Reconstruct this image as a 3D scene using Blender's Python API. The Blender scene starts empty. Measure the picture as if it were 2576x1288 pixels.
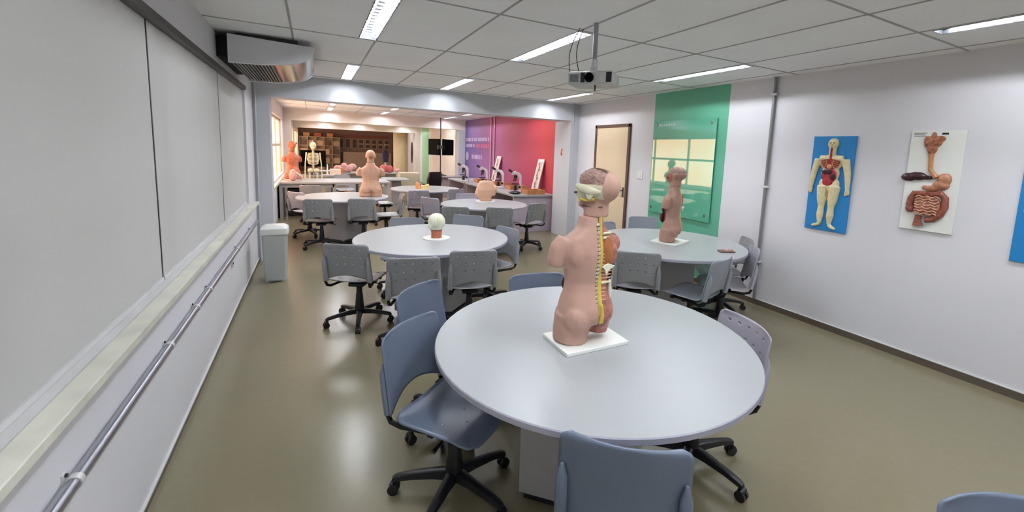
import bpy, bmesh, math, random
from mathutils import Vector, Matrix, Euler
random.seed(7)
PI = math.pi
scene = bpy.context.scene
COL = scene.collection

# ------------------------------------------------------------------ camera
cam_data = bpy.data.cameras.new('camera')
cam = bpy.data.objects.new('camera', cam_data)
COL.objects.link(cam)
right = Vector((0.88009244, -0.47323285, 0.03857418))
down = Vector((-0.0230201, -0.123676, -0.9920556))
fwd = Vector((0.474244, 0.87221266, -0.11974018))
rot = Matrix((right, -down, -fwd)).transposed()
cam.matrix_world = Matrix.Translation((0, 0, 1.65)) @ rot.to_4x4()
cam_data.sensor_width = 36.0
cam_data.sensor_fit = 'HORIZONTAL'
cam_data.lens = 1063.70 / 2576 * 36
cam_data.shift_x = (1288 - 1363.96) / 2576
cam_data.shift_y = (507.66 - 644) / 2576
cam_data.clip_start = 0.05
scene.camera = cam

# ------------------------------------------------------------------ world and exposure
world = bpy.data.worlds.new('world')
scene.world = world
world.use_nodes = True
bg = world.node_tree.nodes['Background']
bg.inputs[0].default_value = (0.93, 0.96, 1.0, 1)
bg.inputs[1].default_value = 4.0
scene.view_settings.view_transform = 'Standard'
scene.view_settings.look = 'None'
scene.view_settings.gamma = 1
scene.view_settings.use_curve_mapping = False
scene.view_settings.exposure = 0.43
TUBE = 165.0          # strength of the fluorescent tubes
WARM = 3.2           # strength of the sunlit blinds of the rear rooms

# ------------------------------------------------------------------ materials
def lin(h):
    h = h.lstrip('#')
    v = [int(h[i:i + 2], 16) / 255 for i in (0, 2, 4)]
    return tuple((c / 12.92 if c <= 0.04045 else ((c + 0.055) / 1.055) ** 2.4) for c in v) + (1.0,)

def mix_ramp(nt, fac, stops):
    r = nt.nodes.new('ShaderNodeValToRGB')
    el = r.color_ramp.elements
    while len(el) < len(stops):
        el.new(0.5)
    for e, (p, c) in zip(el, stops):
        e.position = p
        e.color = lin(c)
    nt.links.new(fac, r.inputs[0])
    return r.outputs[0]

MATS = {}
def mat(name, col, rough=0.5, metal=0.0, var=0.04, scale=6.0, bump=0.0, bscale=60.0, spec=0.5, coat=0.0):
    if name in MATS:
        return MATS[name]
    m = bpy.data.materials.new(name)
    m.use_nodes = True
    nt = m.node_tree
    b = nt.nodes['Principled BSDF']
    b.inputs['Roughness'].default_value = rough
    b.inputs['Metallic'].default_value = metal
    b.inputs['Specular IOR Level'].default_value = spec
    b.inputs['Coat Weight'].default_value = coat
    tc = nt.nodes.new('ShaderNodeTexCoord')
    n = nt.nodes.new('ShaderNodeTexNoise')
    n.inputs['Scale'].default_value = scale
    n.inputs['Detail'].default_value = 3
    nt.links.new(tc.outputs['Object'], n.inputs['Vector'])
    c = lin(col)
    r = nt.nodes.new('ShaderNodeValToRGB')
    lo = tuple(max(0, x * (1 - var * 3)) for x in c[:3]) + (1,)
    hi = tuple(min(1, x * (1 + var * 3)) for x in c[:3]) + (1,)
    r.color_ramp.elements[0].position = 0.12
    r.color_ramp.elements[1].position = 0.88
    r.color_ramp.elements[0].color = lo
    r.color_ramp.elements[1].color = hi
    nt.links.new(n.outputs['Fac'], r.inputs[0])
    nt.links.new(r.outputs[0], b.inputs['Base Color'])
    if bump > 0:
        n2 = nt.nodes.new('ShaderNodeTexNoise')
        n2.inputs['Scale'].default_value = bscale
        nt.links.new(tc.outputs['Object'], n2.inputs['Vector'])
        bp = nt.nodes.new('ShaderNodeBump')
        bp.inputs['Strength'].default_value = bump
        bp.inputs['Distance'].default_value = 0.01
        nt.links.new(n2.outputs['Fac'], bp.inputs['Height'])
        nt.links.new(bp.outputs[0], b.inputs['Normal'])
    MATS[name] = m
    return m

def emis(name, col, strength):
    if name in MATS:
        return MATS[name]
    m = bpy.data.materials.new(name)
    m.use_nodes = True
    nt = m.node_tree
    nt.nodes.remove(nt.nodes['Principled BSDF'])
    e = nt.nodes.new('ShaderNodeEmission')
    tc = nt.nodes.new('ShaderNodeTexCoord')
    n = nt.nodes.new('ShaderNodeTexNoise')
    n.inputs['Scale'].default_value = 1.5
    nt.links.new(tc.outputs['Object'], n.inputs['Vector'])
    c = lin(col)
    r = nt.nodes.new('ShaderNodeValToRGB')
    r.color_ramp.elements[0].color = tuple(x * 0.94 for x in c[:3]) + (1,)
    r.color_ramp.elements[1].color = c
    nt.links.new(n.outputs['Fac'], r.inputs[0])
    nt.links.new(r.outputs[0], e.inputs['Color'])
    e.inputs['Strength'].default_value = strength
    nt.links.new(e.outputs[0], nt.nodes['Material Output'].inputs[0])
    MATS[name] = m
    return m

# ------------------------------------------------------------------ mesh builder
class MB:
    def __init__(self):
        self.v, self.f, self.m = [], [], []
        self.mi = 0
    def add(self, vs, fs):
        o = len(self.v)
        self.v += [tuple(p) for p in vs]
        self.f += [tuple(i + o for i in f) for f in fs]
        self.m += [self.mi] * len(fs)
        return self
    def slot(self, i):
        self.mi = i
        return self
    def box(self, c, s, rz=0, rx=0, ry=0):
        x, y, z = s[0] / 2, s[1] / 2, s[2] / 2
        M = Euler((rx, ry, rz)).to_matrix()
        vs = [Vector(c) + M @ Vector((a * x, b * y, d * z)) for d in (-1, 1) for b in (-1, 1) for a in (-1, 1)]
        return self.add(vs, [(0, 2, 3, 1), (4, 5, 7, 6), (0, 1, 5, 4), (2, 6, 7, 3), (0, 4, 6, 2), (1, 3, 7, 5)])
    def bb(self, x0, x1, y0, y1, z0, z1):
        return self.box(((x0 + x1) / 2, (y0 + y1) / 2, (z0 + z1) / 2), (x1 - x0, y1 - y0, z1 - z0))
    def loft(self, rings, cap=True):
        n = len(rings[0])
        vs = [p for r in rings for p in r]
        fs = []
        for i in range(len(rings) - 1):
            for j in range(n):
                k = (j + 1) % n
                fs.append((i * n + j, i * n + k, (i + 1) * n + k, (i + 1) * n + j))
        if cap:
            fs.append(tuple(range(n - 1, -1, -1)))
            fs.append(tuple((len(rings) - 1) * n + j for j in range(n)))
        return self.add(vs, fs)
    def tube(self, pts, r, n=10, cap=True, flat=None):
        pts = [Vector(p) for p in pts]
        rs = r if isinstance(r, (list, tuple)) else [r] * len(pts)
        rings = []
        up = None
        for i, p in enumerate(pts):
            d = (pts[min(i + 1, len(pts) - 1)] - pts[max(i - 1, 0)]).normalized()
            if up is None:
                up = Vector((0, 0, 1)) if abs(d.z) < 0.9 else Vector((1, 0, 0))
            a = d.cross(up).normalized()
            b = a.cross(d).normalized()
            up = b
            fb = flat if flat else 1.0
            rings.append([p + a * math.cos(2 * PI * k / n) * rs[i] + b * math.sin(2 * PI * k / n) * rs[i] * fb for k in range(n)])
        return self.loft(rings, cap)
    def lathe(self, prof, c=(0, 0, 0), n=32, sx=1, sy=1, cap=True):
        rings = [[(c[0] + r * sx * math.cos(2 * PI * k / n), c[1] + r * sy * math.sin(2 * PI * k / n), c[2] + z) for k in range(n)] for r, z in prof]
        return self.loft(rings, cap)
    def ell(self, c, r, n=16, m=10, rz=0, rx=0, ry=0):
        M = Euler((rx, ry, rz)).to_matrix()
        rings = []
        for i in range(1, m):
            t = PI * i / m
            rings.append([Vector(c) + M @ Vector((r[0] * math.sin(t) * math.cos(2 * PI * k / n), r[1] * math.sin(t) * math.sin(2 * PI * k / n), -r[2] * math.cos(t))) for k in range(n)])
        return self.loft(rings)
    def prism(self, poly, ax, a, b):
        def P(u, v, w):
            return {'x': (w, u, v), 'y': (u, w, v), 'z': (u, v, w)}[ax]
        return self.loft([[P(u, v, a) for u, v in poly], [P(u, v, b) for u, v in poly]])
    def build(self, name, mats, parent=None, smooth=True, bevel=0, seg=2, angle=35, label=None):
        me = bpy.data.meshes.new(name)
        me.from_pydata(self.v, [], self.f)
        bm = bmesh.new()
        bm.from_mesh(me)
        bmesh.ops.recalc_face_normals(bm, faces=bm.faces)
        bm.to_mesh(me)
        bm.free()
        for q in (mats if isinstance(mats, (list, tuple)) else [mats]):
            me.materials.append(q)
        me.polygons.foreach_set('material_index', self.m)
        if smooth:
            me.polygons.foreach_set('use_smooth', [True] * len(me.polygons))
            me.set_sharp_from_angle(angle=math.radians(angle))
        o = bpy.data.objects.new(name, me)
        COL.objects.link(o)
        if parent:
            o.parent = parent
        if bevel:
            b = o.modifiers.new('bevel', 'BEVEL')
            b.width = bevel
            b.segments = seg
            b.limit_method = 'ANGLE'
            b.angle_limit = math.radians(40)
        if label:
            o['label'] = label
        return o

def tag(o, label, cat, group=None, kind=None):
    o['label'] = label
    o['category'] = cat
    if group:
        o['group'] = group
    if kind:
        o['kind'] = kind
    return o

def thing(name, label, cat, loc=(0, 0, 0), rz=0, group=None):
    o = bpy.data.objects.new(name, None)
    COL.objects.link(o)
    o.location = loc
    o.rotation_euler = (0, 0, rz)
    o.empty_display_size = 0.1
    return tag(o, label, cat, group)

def struct(name, mb, m, bevel=0, parent=None, smooth=False, label=None):
    o = mb.build(name, m, parent, smooth=smooth, bevel=bevel)
    if parent is None:
        o['kind'] = 'structure'
        o['label'] = label or name.replace('_', ' ')
    return o

KIDS = {}
def kids(o):
    return [c for c in bpy.data.objects if c.parent == o]
def copy_tree(o, parent=None):
    c = o.copy()
    COL.objects.link(c)
    if parent:
        c.parent = parent
    for ch in kids(o):
        copy_tree(ch, c)
    return c

def organic(mb, voxel=0.008, smooth=6, fn=None):
    """fuse overlapping blobs into one continuous skin; returns a mesh"""
    o = mb.build('tmp', [], None, smooth=False)
    r = o.modifiers.new('r', 'REMESH')
    r.mode = 'VOXEL'
    r.voxel_size = voxel
    s = o.modifiers.new('s', 'SMOOTH')
    s.factor = 0.5
    s.iterations = smooth
    dg = bpy.context.evaluated_depsgraph_get()
    dg.update()
    me = bpy.data.meshes.new_from_object(o.evaluated_get(dg))
    old = o.data
    bpy.data.objects.remove(o)
    bpy.data.meshes.remove(old)
    me.materials.clear()
    return me

def obj_from(me, name, mats, parent=None, label=None):
    me.name = name
    for q in mats:
        me.materials.append(q)
    me.polygons.foreach_set('use_smooth', [True] * len(me.polygons))
    o = bpy.data.objects.new(name, me)
    COL.objects.link(o)
    if parent:
        o.parent = parent
    if label:
        o['label'] = label
    return o

# ------------------------------------------------------------------ palette
M_wall = mat('painted wall', '#d8d7db', 0.55, var=0.012, scale=1.5)
M_wallw = mat('cream wall', '#e2d9d0', 0.55, var=0.02, scale=1.5)
M_grey = mat('grey painted concrete', '#c3c5ca', 0.6, var=0.015, scale=1.2)
M_white = mat('white laminate', '#a2a5a6', 0.32, var=0.008, scale=3)
M_edge = mat('table edge', '#a3a3b0', 0.4, var=0.01)
M_ped = mat('grey laminate', '#b3b1b2', 0.45, var=0.01)
M_plinth = mat('black plinth', '#1c1c22', 0.5)
M_blind = mat('blind fabric', '#bab9b8', 0.8, var=0.012, scale=1.2, bump=0.04, bscale=500)
M_dark = mat('dark metal', '#4a4845', 0.45, 0.3)
M_marble = mat('marble sill', '#d2d1c4', 0.35, var=0.09, scale=5)
M_alu = mat('white aluminium', '#d0d0d0', 0.35, 0.2)
M_steel = mat('galvanised conduit', '#a9acb4', 0.28, 0.85)
M_black = mat('black plastic', '#15141a', 0.38)
M_blackm = mat('black steel tube', '#17171b', 0.35, 0.3)
M_blue = mat('blue grey plastic', '#6d788c', 0.3, var=0.03, scale=2, bump=0.05, bscale=300)
M_gry = mat('mid grey plastic', '#929396', 0.33, var=0.03, scale=2, bump=0.05, bscale=300)
M_gry2 = mat('cool grey plastic', '#8e929b', 0.3, var=0.03, scale=2, bump=0.05, bscale=300)
M_light = mat('light grey plastic', '#a5a2ae', 0.3, var=0.02, scale=2, bump=0.05, bscale=300)
M_skin = mat('skin coloured vinyl', '#bb9484', 0.5, var=0.03, scale=8)
M_skin2 = mat('dark skin coloured vinyl', '#a98272', 0.5, var=0.03, scale=8)
M_skin3 = mat('peach vinyl', '#d6a78c', 0.5, var=0.03, scale=8)
M_musc = mat('muscle red', '#a16758', 0.45, var=0.22, scale=40, bump=0.3, bscale=80)
M_cav = mat('dark organ red', '#511319', 0.4, var=0.3, scale=30, bump=0.3, bscale=60)
M_bone = mat('bone ivory', '#d6d1b4', 0.45, var=0.06, scale=20)
M_yel = mat('nerve yellow', '#cdb750', 0.4, var=0.08, scale=30)
M_brain = mat('brain pink brown', '#a08074', 0.5, var=0.2, scale=60, bump=1.0, bscale=70)
M_plate = mat('white base board', '#e6e8e2', 0.4, var=0.005)
M_brown = mat('rib cartilage brown', '#a5683c', 0.5, var=0.1, scale=30)
M_red = mat('red', '#b0302c', 0.5)
M_teal = mat('teal paint', '#5fae90', 0.45, var=0.02, scale=2)
M_cream = mat('cream door laminate', '#d8c4a4', 0.45, var=0.02, scale=3)
M_frame = mat('brown door frame', '#5b4137', 0.45)
M_wood = mat('orange wood', '#b77b4f', 0.5, var=0.15, scale=12)
M_chrome = mat('chrome', '#c8c8c8', 0.12, 1.0, var=0.0)
M_bin = mat('grey bin plastic', '#b3b8b6', 0.35, var=0.01)
M_binlid = mat('white bin lid', '#dcded9', 0.35, var=0.01)
M_ac = mat('air conditioner casing', '#d6d6da', 0.4, var=0.01)
M_acw = mat('glossy grille panel', '#c9c6c4', 0.14, 0.75, var=0.02)
M_scr = mat('black screen', '#050505', 0.6, spec=0.05)
M_boardblue = mat('blue board', '#1f7fc0', 0.4, var=0.02)
M_liver = mat('liver brown', '#3a1c22', 0.3, var=0.15, scale=20)
M_gut = mat('gut pink brown', '#b27a62', 0.4, var=0.25, scale=60, bump=0.8, bscale=60)
M_gutd = mat('colon brown', '#8d4f40', 0.4, var=0.2, scale=50, bump=0.5, bscale=60)
M_stom = mat('stomach tan', '#b07a5e', 0.4, var=0.15, scale=25, bump=0.3, bscale=30)
M_egg = mat('pale ivory', '#d9dbc6', 0.4, var=0.05, scale=9)
M_orange = mat('orange muscle', '#b0644a', 0.5, var=0.2, scale=14)
M_pink = mat('pink vinyl', '#cf9a94', 0.5, var=0.15, scale=14)
M_bwall = mat('brown wall paint', '#7c6158', 0.6, var=0.05, scale=1)
M_tan = mat('tan cabinet', '#a3907c', 0.6, var=0.05)
M_letter = mat('white lettering', '#b7a3c6', 0.5)
M_letterp = mat('pink lettering', '#c0708c', 0.5)
M_tubeglow = emis('fluorescent tube', '#f4f8ff', TUBE)
M_reflect = mat('mirror reflector', '#767b82', 0.12, 1.0, var=0.0)

def translucent(m, f):
    nt = m.node_tree
    b = nt.nodes['Principled BSDF']
    t = nt.nodes.new('ShaderNodeBsdfTranslucent')
    t.inputs['Color'].default_value = lin('#e6e1de')
    mx = nt.nodes.new('ShaderNodeMixShader')
    mx.inputs[0].default_value = f
    nt.links.new(b.outputs[0], mx.inputs[1])
    nt.links.new(t.outputs[0], mx.inputs[2])
    nt.links.new(mx.outputs[0], nt.nodes['Material Output'].inputs[0])
translucent(M_blind, 0.22)

# floor: polished olive beige resin with soft cloudy wear
def floor_mat():
    return mat('resin floor', '#7e775f', 0.24, var=0.012, scale=22)
M_floor = floor_mat()

# ceiling: mineral fibre tiles, T-bars modelled separately
M_tile = mat('ceiling tile', '#f5f5f6', 0.8, var=0.015, scale=2, bump=0.1, bscale=200)
M_tbar = mat('ceiling tee bar', '#a8a6a3', 0.5)

# ------------------------------------------------------------------ room shell
XL, XR, ZC = -0.69, 4.43, 2.535
Y0, Y1 = -6.5, 27.0
BEAMS = [(6.80, 7.12), (13.60, 13.92), (20.40, 20.72)]
struct('floor', MB().bb(XL - 0.4, XR + 0.2, Y0 - 0.1, Y1 + 0.2, -0.1, 0.0), M_floor, label='polished olive beige resin floor')

LX = [0.43, 1.81, 3.69]
LW, LD = 0.135, 0.055
LY = [(-5.25, -4.0), (-2.55, -1.3), (0.10, 1.35), (2.76, 4.0), (5.40, 6.63),
      (7.7, 8.95), (10.3, 11.55), (12.2, 13.42), (14.6, 15.8), (18.95, 20.2), (21.3, 22.5)]
holes = [(x - LW / 2, x + LW / 2, a, b) for x in LX for a, b in LY]
xs = sorted(set([XL - 0.05, XR + 0.05] + [h[0] for h in holes] + [h[1] for h in holes]))
ys = sorted(set([Y0, Y1] + [h[2] for h in holes] + [h[3] for h in holes]))
c = MB()
for i in range(len(xs) - 1):
    for j in range(len(ys) - 1):
        mx, my = (xs[i] + xs[i + 1]) / 2, (ys[j] + ys[j + 1]) / 2
        if any(h[0] < mx < h[1] and h[2] < my < h[3] for h in holes):
            continue
        c.add([(xs[i], ys[j], ZC), (xs[i + 1], ys[j], ZC), (xs[i + 1], ys[j + 1], ZC), (xs[i], ys[j + 1], ZC)], [(0, 3, 2, 1)])
c.slot(0)
struct('ceiling', c, M_tile, label='suspended ceiling of pale mineral tiles')
g = MB()
gy = [1.42 + 1.303 * k for k in range(-6, 5)] + [8.0 + 1.303 * k for k in range(0, 15)]
gx = [-0.13, 0.495, 1.11, 1.745, 2.33, 2.94, 3.59, 4.25]
def clear_y(x0, x1, y):
    return [(h[0], h[1]) for h in holes if h[2] < y < h[3] and h[1] > x0 and h[0] < x1]
for y in gy:
    x = XL
    for hx0, hx1 in sorted(clear_y(XL, XR, y)):
        g.bb(x, hx0, y - 0.007, y + 0.007, ZC - 0.004, ZC + 0.001)
        x = hx1
    g.bb(x, XR, y - 0.007, y + 0.007, ZC - 0.004, ZC + 0.001)
for x in gx:
    y = Y0
    for h in sorted([h for h in holes if h[0] - 0.006 < x < h[1] + 0.006], key=lambda h: h[2]):
        g.bb(x - 0.007, x + 0.007, y, h[2], ZC - 0.004, ZC + 0.001)
        y = h[3]
    g.bb(x - 0.007, x + 0.007, y, Y1, ZC - 0.004, ZC + 0.001)
struct('trim_1', g, M_tbar, label='grey tee bars of the suspended ceiling')

def light_fixture(x, a, b, label):
    cy, L = (a + b) / 2, b - a
    t = thing('recessed_light', label, 'ceiling light', (x, cy, ZC), 0, 'recessed twin tube ceiling lights')
    h = MB()
    w = LW / 2
    for s in (-1, 1):
        h.bb(min(s * w, s * (w + 0.004)), max(s * w, s * (w + 0.004)), -L / 2, L / 2, -0.003, LD)
        h.bb(-w, w, min(s * L / 2, s * (L / 2 + 0.004)), max(s * L / 2, s * (L / 2 + 0.004)), -0.003, LD)
    h.build('housing_frame', mat('dark satin housing', '#36383b', 0.55), t, smooth=False)
    MB().bb(-w, w, -L / 2, L / 2, LD, LD + 0.004).build('reflector', M_reflect, t, smooth=False)
    lv_ = MB()
    nb = 15
    for k in range(1, nb):
        y = -L / 2 + L * k / nb
        lv_.bb(-w + 0.001, w - 0.001, y - 0.001, y + 0.001, 0.0, 0.013)
    for s in (-1, 1):
        lv_.bb(min(s * (w - 0.003), s * (w - 0.0005)), max(s * (w - 0.003), s * (w - 0.0005)), -L / 2 + 0.002, L / 2 - 0.002, 0.0, 0.013)
    lv_.build('louvre', mat('dark satin housing', '#36383b', 0.55), t, smooth=False)
    for s in (-1, 1):
        tb = MB().tube([(s * 0.042, -L / 2 + 0.04, 0.036), (s * 0.042, L / 2 - 0.04, 0.036)], 0.0078, 8)
        tb.build('fluorescent_tube', M_tubeglow, t)
        for q in (-1, 1):
            MB().tube([(s * 0.042, q * (L / 2 - 0.04), 0.036), (s * 0.042, q * (L / 2 - 0.001), 0.036)], 0.011, 8).build('lamp_holder', M_alu, t)
    return t
rown = ['leftmost', 'middle', 'rightmost']
for i, x in enumerate(LX):
    for j, (a, b) in enumerate(LY, -1):
        if j == -1:
            lb = 'recessed ceiling light far behind the camera, %s row' % rown[i]
        elif j == 0:
            lb = 'recessed ceiling light behind the camera, %s row' % rown[i]
        elif j == 1:
            lb = ['recessed ceiling light overhead left of the nearest round table', 'recessed ceiling light overhead above the nearest round table', 'long recessed ceiling light cut by the right edge of the photo'][i]
        elif j == 2:
            lb = ['large bright twin tube light at top, right of the air conditioner', 'twin tube ceiling light ending beside the projector cables', 'long ceiling light above the teal panel and its glass board'][i]
        elif j == 3:
            lb = ['short bright ceiling light touching the beam right of the air conditioner', 'ceiling light touching the middle of the near beam', 'thin ceiling light touching the near beam by the right pillar'][i]
        else:
            bay = 'second' if j < 7 else ('third' if j < 9 else 'last')
            pos = {4: 'just behind the near beam', 5: 'in mid bay', 6: 'touching the far beam', 7: 'just behind its beam', 8: 'touching the last beam', 9: 'behind the last beam'}[j]
            lb = 'ceiling light of the %s bay %s, %s row' % (bay, pos, rown[i])
        light_fixture(x, a, b, lb)

# walls -------------------------------------------------------------
W0, W1, WZ0, WZ1 = -6.0, 6.103, 0.885, 2.25
wl = MB()
wl.bb(XL - 0.2, XL, Y0, Y1, 0, WZ0 - 0.04)
wl.bb(XL - 0.2, XL, Y0, W0, WZ0 - 0.04, ZC)
wl.bb(XL - 0.2, XL, W0, W1, WZ1, ZC)
B1 = (7.45, 12.95, 0.78, 2.2)
B2 = (14.5, 19.7, 0.78, 2.2)
B3 = (21.2, 26.3, 0.78, 2.2)
wl.bb(XL - 0.2, XL, W1, B1[0], WZ0 - 0.04, ZC)
wl.bb(XL - 0.2, XL, B1[1], B2[0], WZ0 - 0.04, ZC)
wl.bb(XL - 0.2, XL, B2[1], B3[0], WZ0 - 0.04, ZC)
wl.bb(XL - 0.2, XL, B3[1], Y1, WZ0 - 0.04, ZC)
for B in (B1, B2, B3):
    wl.bb(XL - 0.2, XL, B[0], B[1], 2.2, ZC)
struct('wall_left', wl, M_wall, label='left wall with a strip of windows')
wr = MB().bb(XR, XR + 0.15, Y0, Y1, 0, ZC)
struct('wall_right', wr, M_wall, label='right wall, lilac grey paint')
struct('wall_back', MB().bb(XL - 0.2, XR + 0.15, Y1, Y1 + 0.15, 0, ZC), M_bwall, label='far end wall painted brown')
struct('wall_front', MB().bb(XL - 0.2, XR + 0.15, Y0 - 0.15, Y0, 0, ZC), M_wall, label='wall behind the camera')

bm_ = MB()
a, b = BEAMS[0]
bm_.bb(XL, XR, a, b, 2.225, ZC)
struct('trim_2', bm_, M_grey, label='near grey ceiling beam above the opening')
struct('trim_3', MB().bb(XL, XR, BEAMS[1][0], BEAMS[1][1], 2.225, ZC), M_wallw, label='second ceiling beam in the back room')
struct('trim_4', MB().bb(XL, XR, BEAMS[2][0], BEAMS[2][1], 2.225, ZC), M_wallw, label='third ceiling beam in the back room')
struct('trim_5', MB().bb(XL, -0.5, 6.8, 7.12, 0, 2.225), M_grey, label='left pillar of the near opening')
struct('trim_6', MB().bb(4.245, XR, 6.8, 7.38, 0, 2.225), M_grey, label='right pillar of the near opening')
struct('trim_7', MB().bb(XL, -0.52, 13.6, 13.92, 0, 2.225), M_wallw, label='left pillar of the second bay')
struct('trim_8', MB().bb(4.2, XR, 13.6, 13.98, 0, 2.225), M_grey, label='right pillar of the second bay')
struct('trim_9', MB().bb(4.2, XR, 20.4, 20.75, 0, 2.225), M_wallw, label='right pillar of the third bay')

# skirting
M_skirt = mat('dark skirting', '#5d5348', 0.5)
struct('baseboard_right', MB().bb(XR - 0.012, XR, Y0, 6.8, 0, 0.06), M_skirt, label='dark skirting of the right wall')
struct('trim_10', MB().bb(XR - 0.014, XR, Y0, 6.8, 0.06, 0.066), M_alu, label='pale line above the right skirting')
struct('baseboard_left', MB().bb(XL, XL + 0.008, Y0, 6.8, 0, 0.035), M_skirt, label='dark skirting of the left wall')
struct('trim_11', MB().bb(XL, XL + 0.012, Y0, 6.8, 0.035, 0.043), M_alu, label='pale line above the left skirting')

# left window: frame, glass, sill, header
win = thing('window_1', 'x', 'x')
for k in ('category',):
    del win[k]
win['kind'] = 'structure'
win['label'] = 'long window behind the grey roller blinds'
fr = MB()
fr.bb(XL - 0.16, XL - 0.10, W0, W1, WZ0 - 0.04, WZ0 + 0.03)
fr.bb(XL - 0.16, XL - 0.10, W0, W1, WZ1 - 0.05, WZ1)
for k in range(9):
    y = W0 + (W1 - W0) * k / 8
    fr.bb(XL - 0.16, XL - 0.10, max(W0, y - 0.025), min(W1, y + 0.025), WZ0 + 0.03, WZ1 - 0.05)
fr.build('window_frame', M_alu, win, smooth=False)
glassm = bpy.data.materials.new('window glass')
glassm.use_nodes = True
gnt0 = glassm.node_tree
gnt0.nodes.remove(gnt0.nodes['Principled BSDF'])
g_t = gnt0.nodes.new('ShaderNodeBsdfTransparent')
g_t.inputs[0].default_value = (0.93, 0.96, 0.95, 1)
g_g = gnt0.nodes.new('ShaderNodeBsdfGlossy')
g_g.inputs['Roughness'].default_value = 0.02
g_m = gnt0.nodes.new('ShaderNodeMixShader')
g_m.inputs[0].default_value = 0.06
gnt0.links.new(g_t.outputs[0], g_m.inputs[1])
gnt0.links.new(g_g.outputs[0], g_m.inputs[2])
gnt0.links.new(g_m.outputs[0], gnt0.nodes['Material Output'].inputs[0])
MB().bb(XL - 0.135, XL - 0.129, W0, W1, WZ0 + 0.03, WZ1 - 0.05).build('window_pane', glassm, win, smooth=False)
struct('trim_12', MB().bb(XL - 0.10, XL + 0.012, W0, W1, WZ0 - 0.04, WZ0 + 0.003), M_alu, label='white inner ledge below the blinds')
sl = MB().bb(XL + 0.0125, XL + 0.083, W0, 6.3, WZ0 - 0.032, WZ0)
struct('trim_13', sl, M_marble, bevel=0.003, label='pale veined marble window sill')
for k_, ys_ in enumerate((2.865, 4.667)):  # black fillers added so the open gaps stay dark and leak no daylight
    struct('trim_%d' % (23 + k_), MB().bb(XL - 0.038, XL - 0.0255, ys_ - (0.0078 if k_ == 0 else 0.0038), ys_ + (0.0078 if k_ == 0 else 0.0038), WZ0, WZ1 - 0.03), M_black, label=['black strip added to darken the long seam between the blinds', 'black strip added to darken the far seam between the blinds'][k_])
struct('trim_14', MB().bb(XL - 0.06, XL + 0.018, W0, W1, WZ1 - 0.03, WZ1 + 0.012), M_dark, label='dark blind track above the left windows')

for n, (a, b, lb) in enumerate([(-5.98, 2.857, 'large grey roller blind nearest, cut by the left edge of the photo'),
                                (2.873, 4.663, 'grey roller blind between the two dark seams'),
                                (4.671, 6.10, 'narrow grey roller blind nearest the pillar and pedal bin')]):
    r = thing('roller_blind', lb, 'blind', (XL - 0.03, (a + b) / 2, WZ0 + 0.022), 0, 'grey roller blinds on the left')
    L = (b - a) / 2
    p = MB()
    ny = 24
    vs, fs = [], []
    for s in range(2):
        for i in range(ny + 1):
            for z in (0.0, WZ1 - 0.032 - WZ0 - 0.02):
                vs.append((0.002 * math.sin(i * 1.7) + (0.0025 if s else 0), -L + 2 * L * i / ny, z))
    N = (ny + 1) * 2
    for i in range(ny):
        q = i * 2
        fs.append((q, q + 2, q + 3, q + 1))
        fs.append((N + q, N + q + 1, N + q + 3, N + q + 2))
        fs.append((q, N + q, N + q + 2, q + 2))
        fs.append((q + 1, q + 3, N + q + 3, N + q + 1))
    fs += [(0, 1, N + 1, N), (N - 2, 2 * N - 2, 2 * N - 1, N - 1)]
    p.add(vs, fs)
    p.build('blind_fabric', M_blind, r)
    MB().bb(-0.006, 0.009, -L, L, -0.018, 0.002).build('bottom_bar', M_alu, r, smooth=False)

# sunlit blinds of the rear windows
def warm_mat():
    m = bpy.data.materials.new('sunlit blind')
    m.use_nodes = True
    nt = m.node_tree
    nt.nodes.remove(nt.nodes['Principled BSDF'])
    e = nt.nodes.new('ShaderNodeEmission')
    tc = nt.nodes.new('ShaderNodeTexCoord')
    w = nt.nodes.new('ShaderNodeTexNoise')
    w.inputs['Scale'].default_value = 1.1
    nt.links.new(tc.outputs['Object'], w.inputs['Vector'])
    col = mix_ramp(nt, w.outputs['Fac'], [(0.35, '#ffc59a'), (0.65, '#ffdcbe')])
    nt.links.new(col, e.inputs['Color'])
    e.inputs['Strength'].default_value = WARM
    nt.links.new(e.outputs[0], nt.nodes['Material Output'].inputs[0])
    return m
M_warm = warm_mat()
M_frame_w = mat('window frame cream', '#c9b69f', 0.5)
for n, B in enumerate((B1, B2, B3)):
    w = thing('window_%d' % (n + 2), 'x', 'x')
    del w['category']
    w['kind'] = 'structure'
    w['label'] = ['sunlit window of the second bay', 'sunlit window of the third bay', 'sunlit window of the last bay'][n]
    MB().bb(XL - 0.09, XL - 0.085, B[0], B[1], B[2] + 0.02, B[3]).build('sunlit_blind', M_warm, w, smooth=False)
    f = MB()
    k = 4
    for i in range(k + 1):
        y = B[0] + (B[1] - B[0]) * i / k
        f.bb(XL - 0.08, XL - 0.05, max(B[0], y - 0.03), min(B[1], y + 0.03), B[2], B[3])
    for z in (B[2] + 0.02, 1.55, B[3] - 0.03):
        f.bb(XL - 0.078, XL - 0.052, B[0], B[1], z - 0.03, z + 0.03)
    f.build('window_frame', M_frame_w, w, smooth=False)
struct('trim_15', MB().bb(XL - 0.2, XL + 0.06, B1[0], B1[1], 0.75, 0.80), M_marble, label='sill of the sunlit windows in the second bay')

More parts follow.
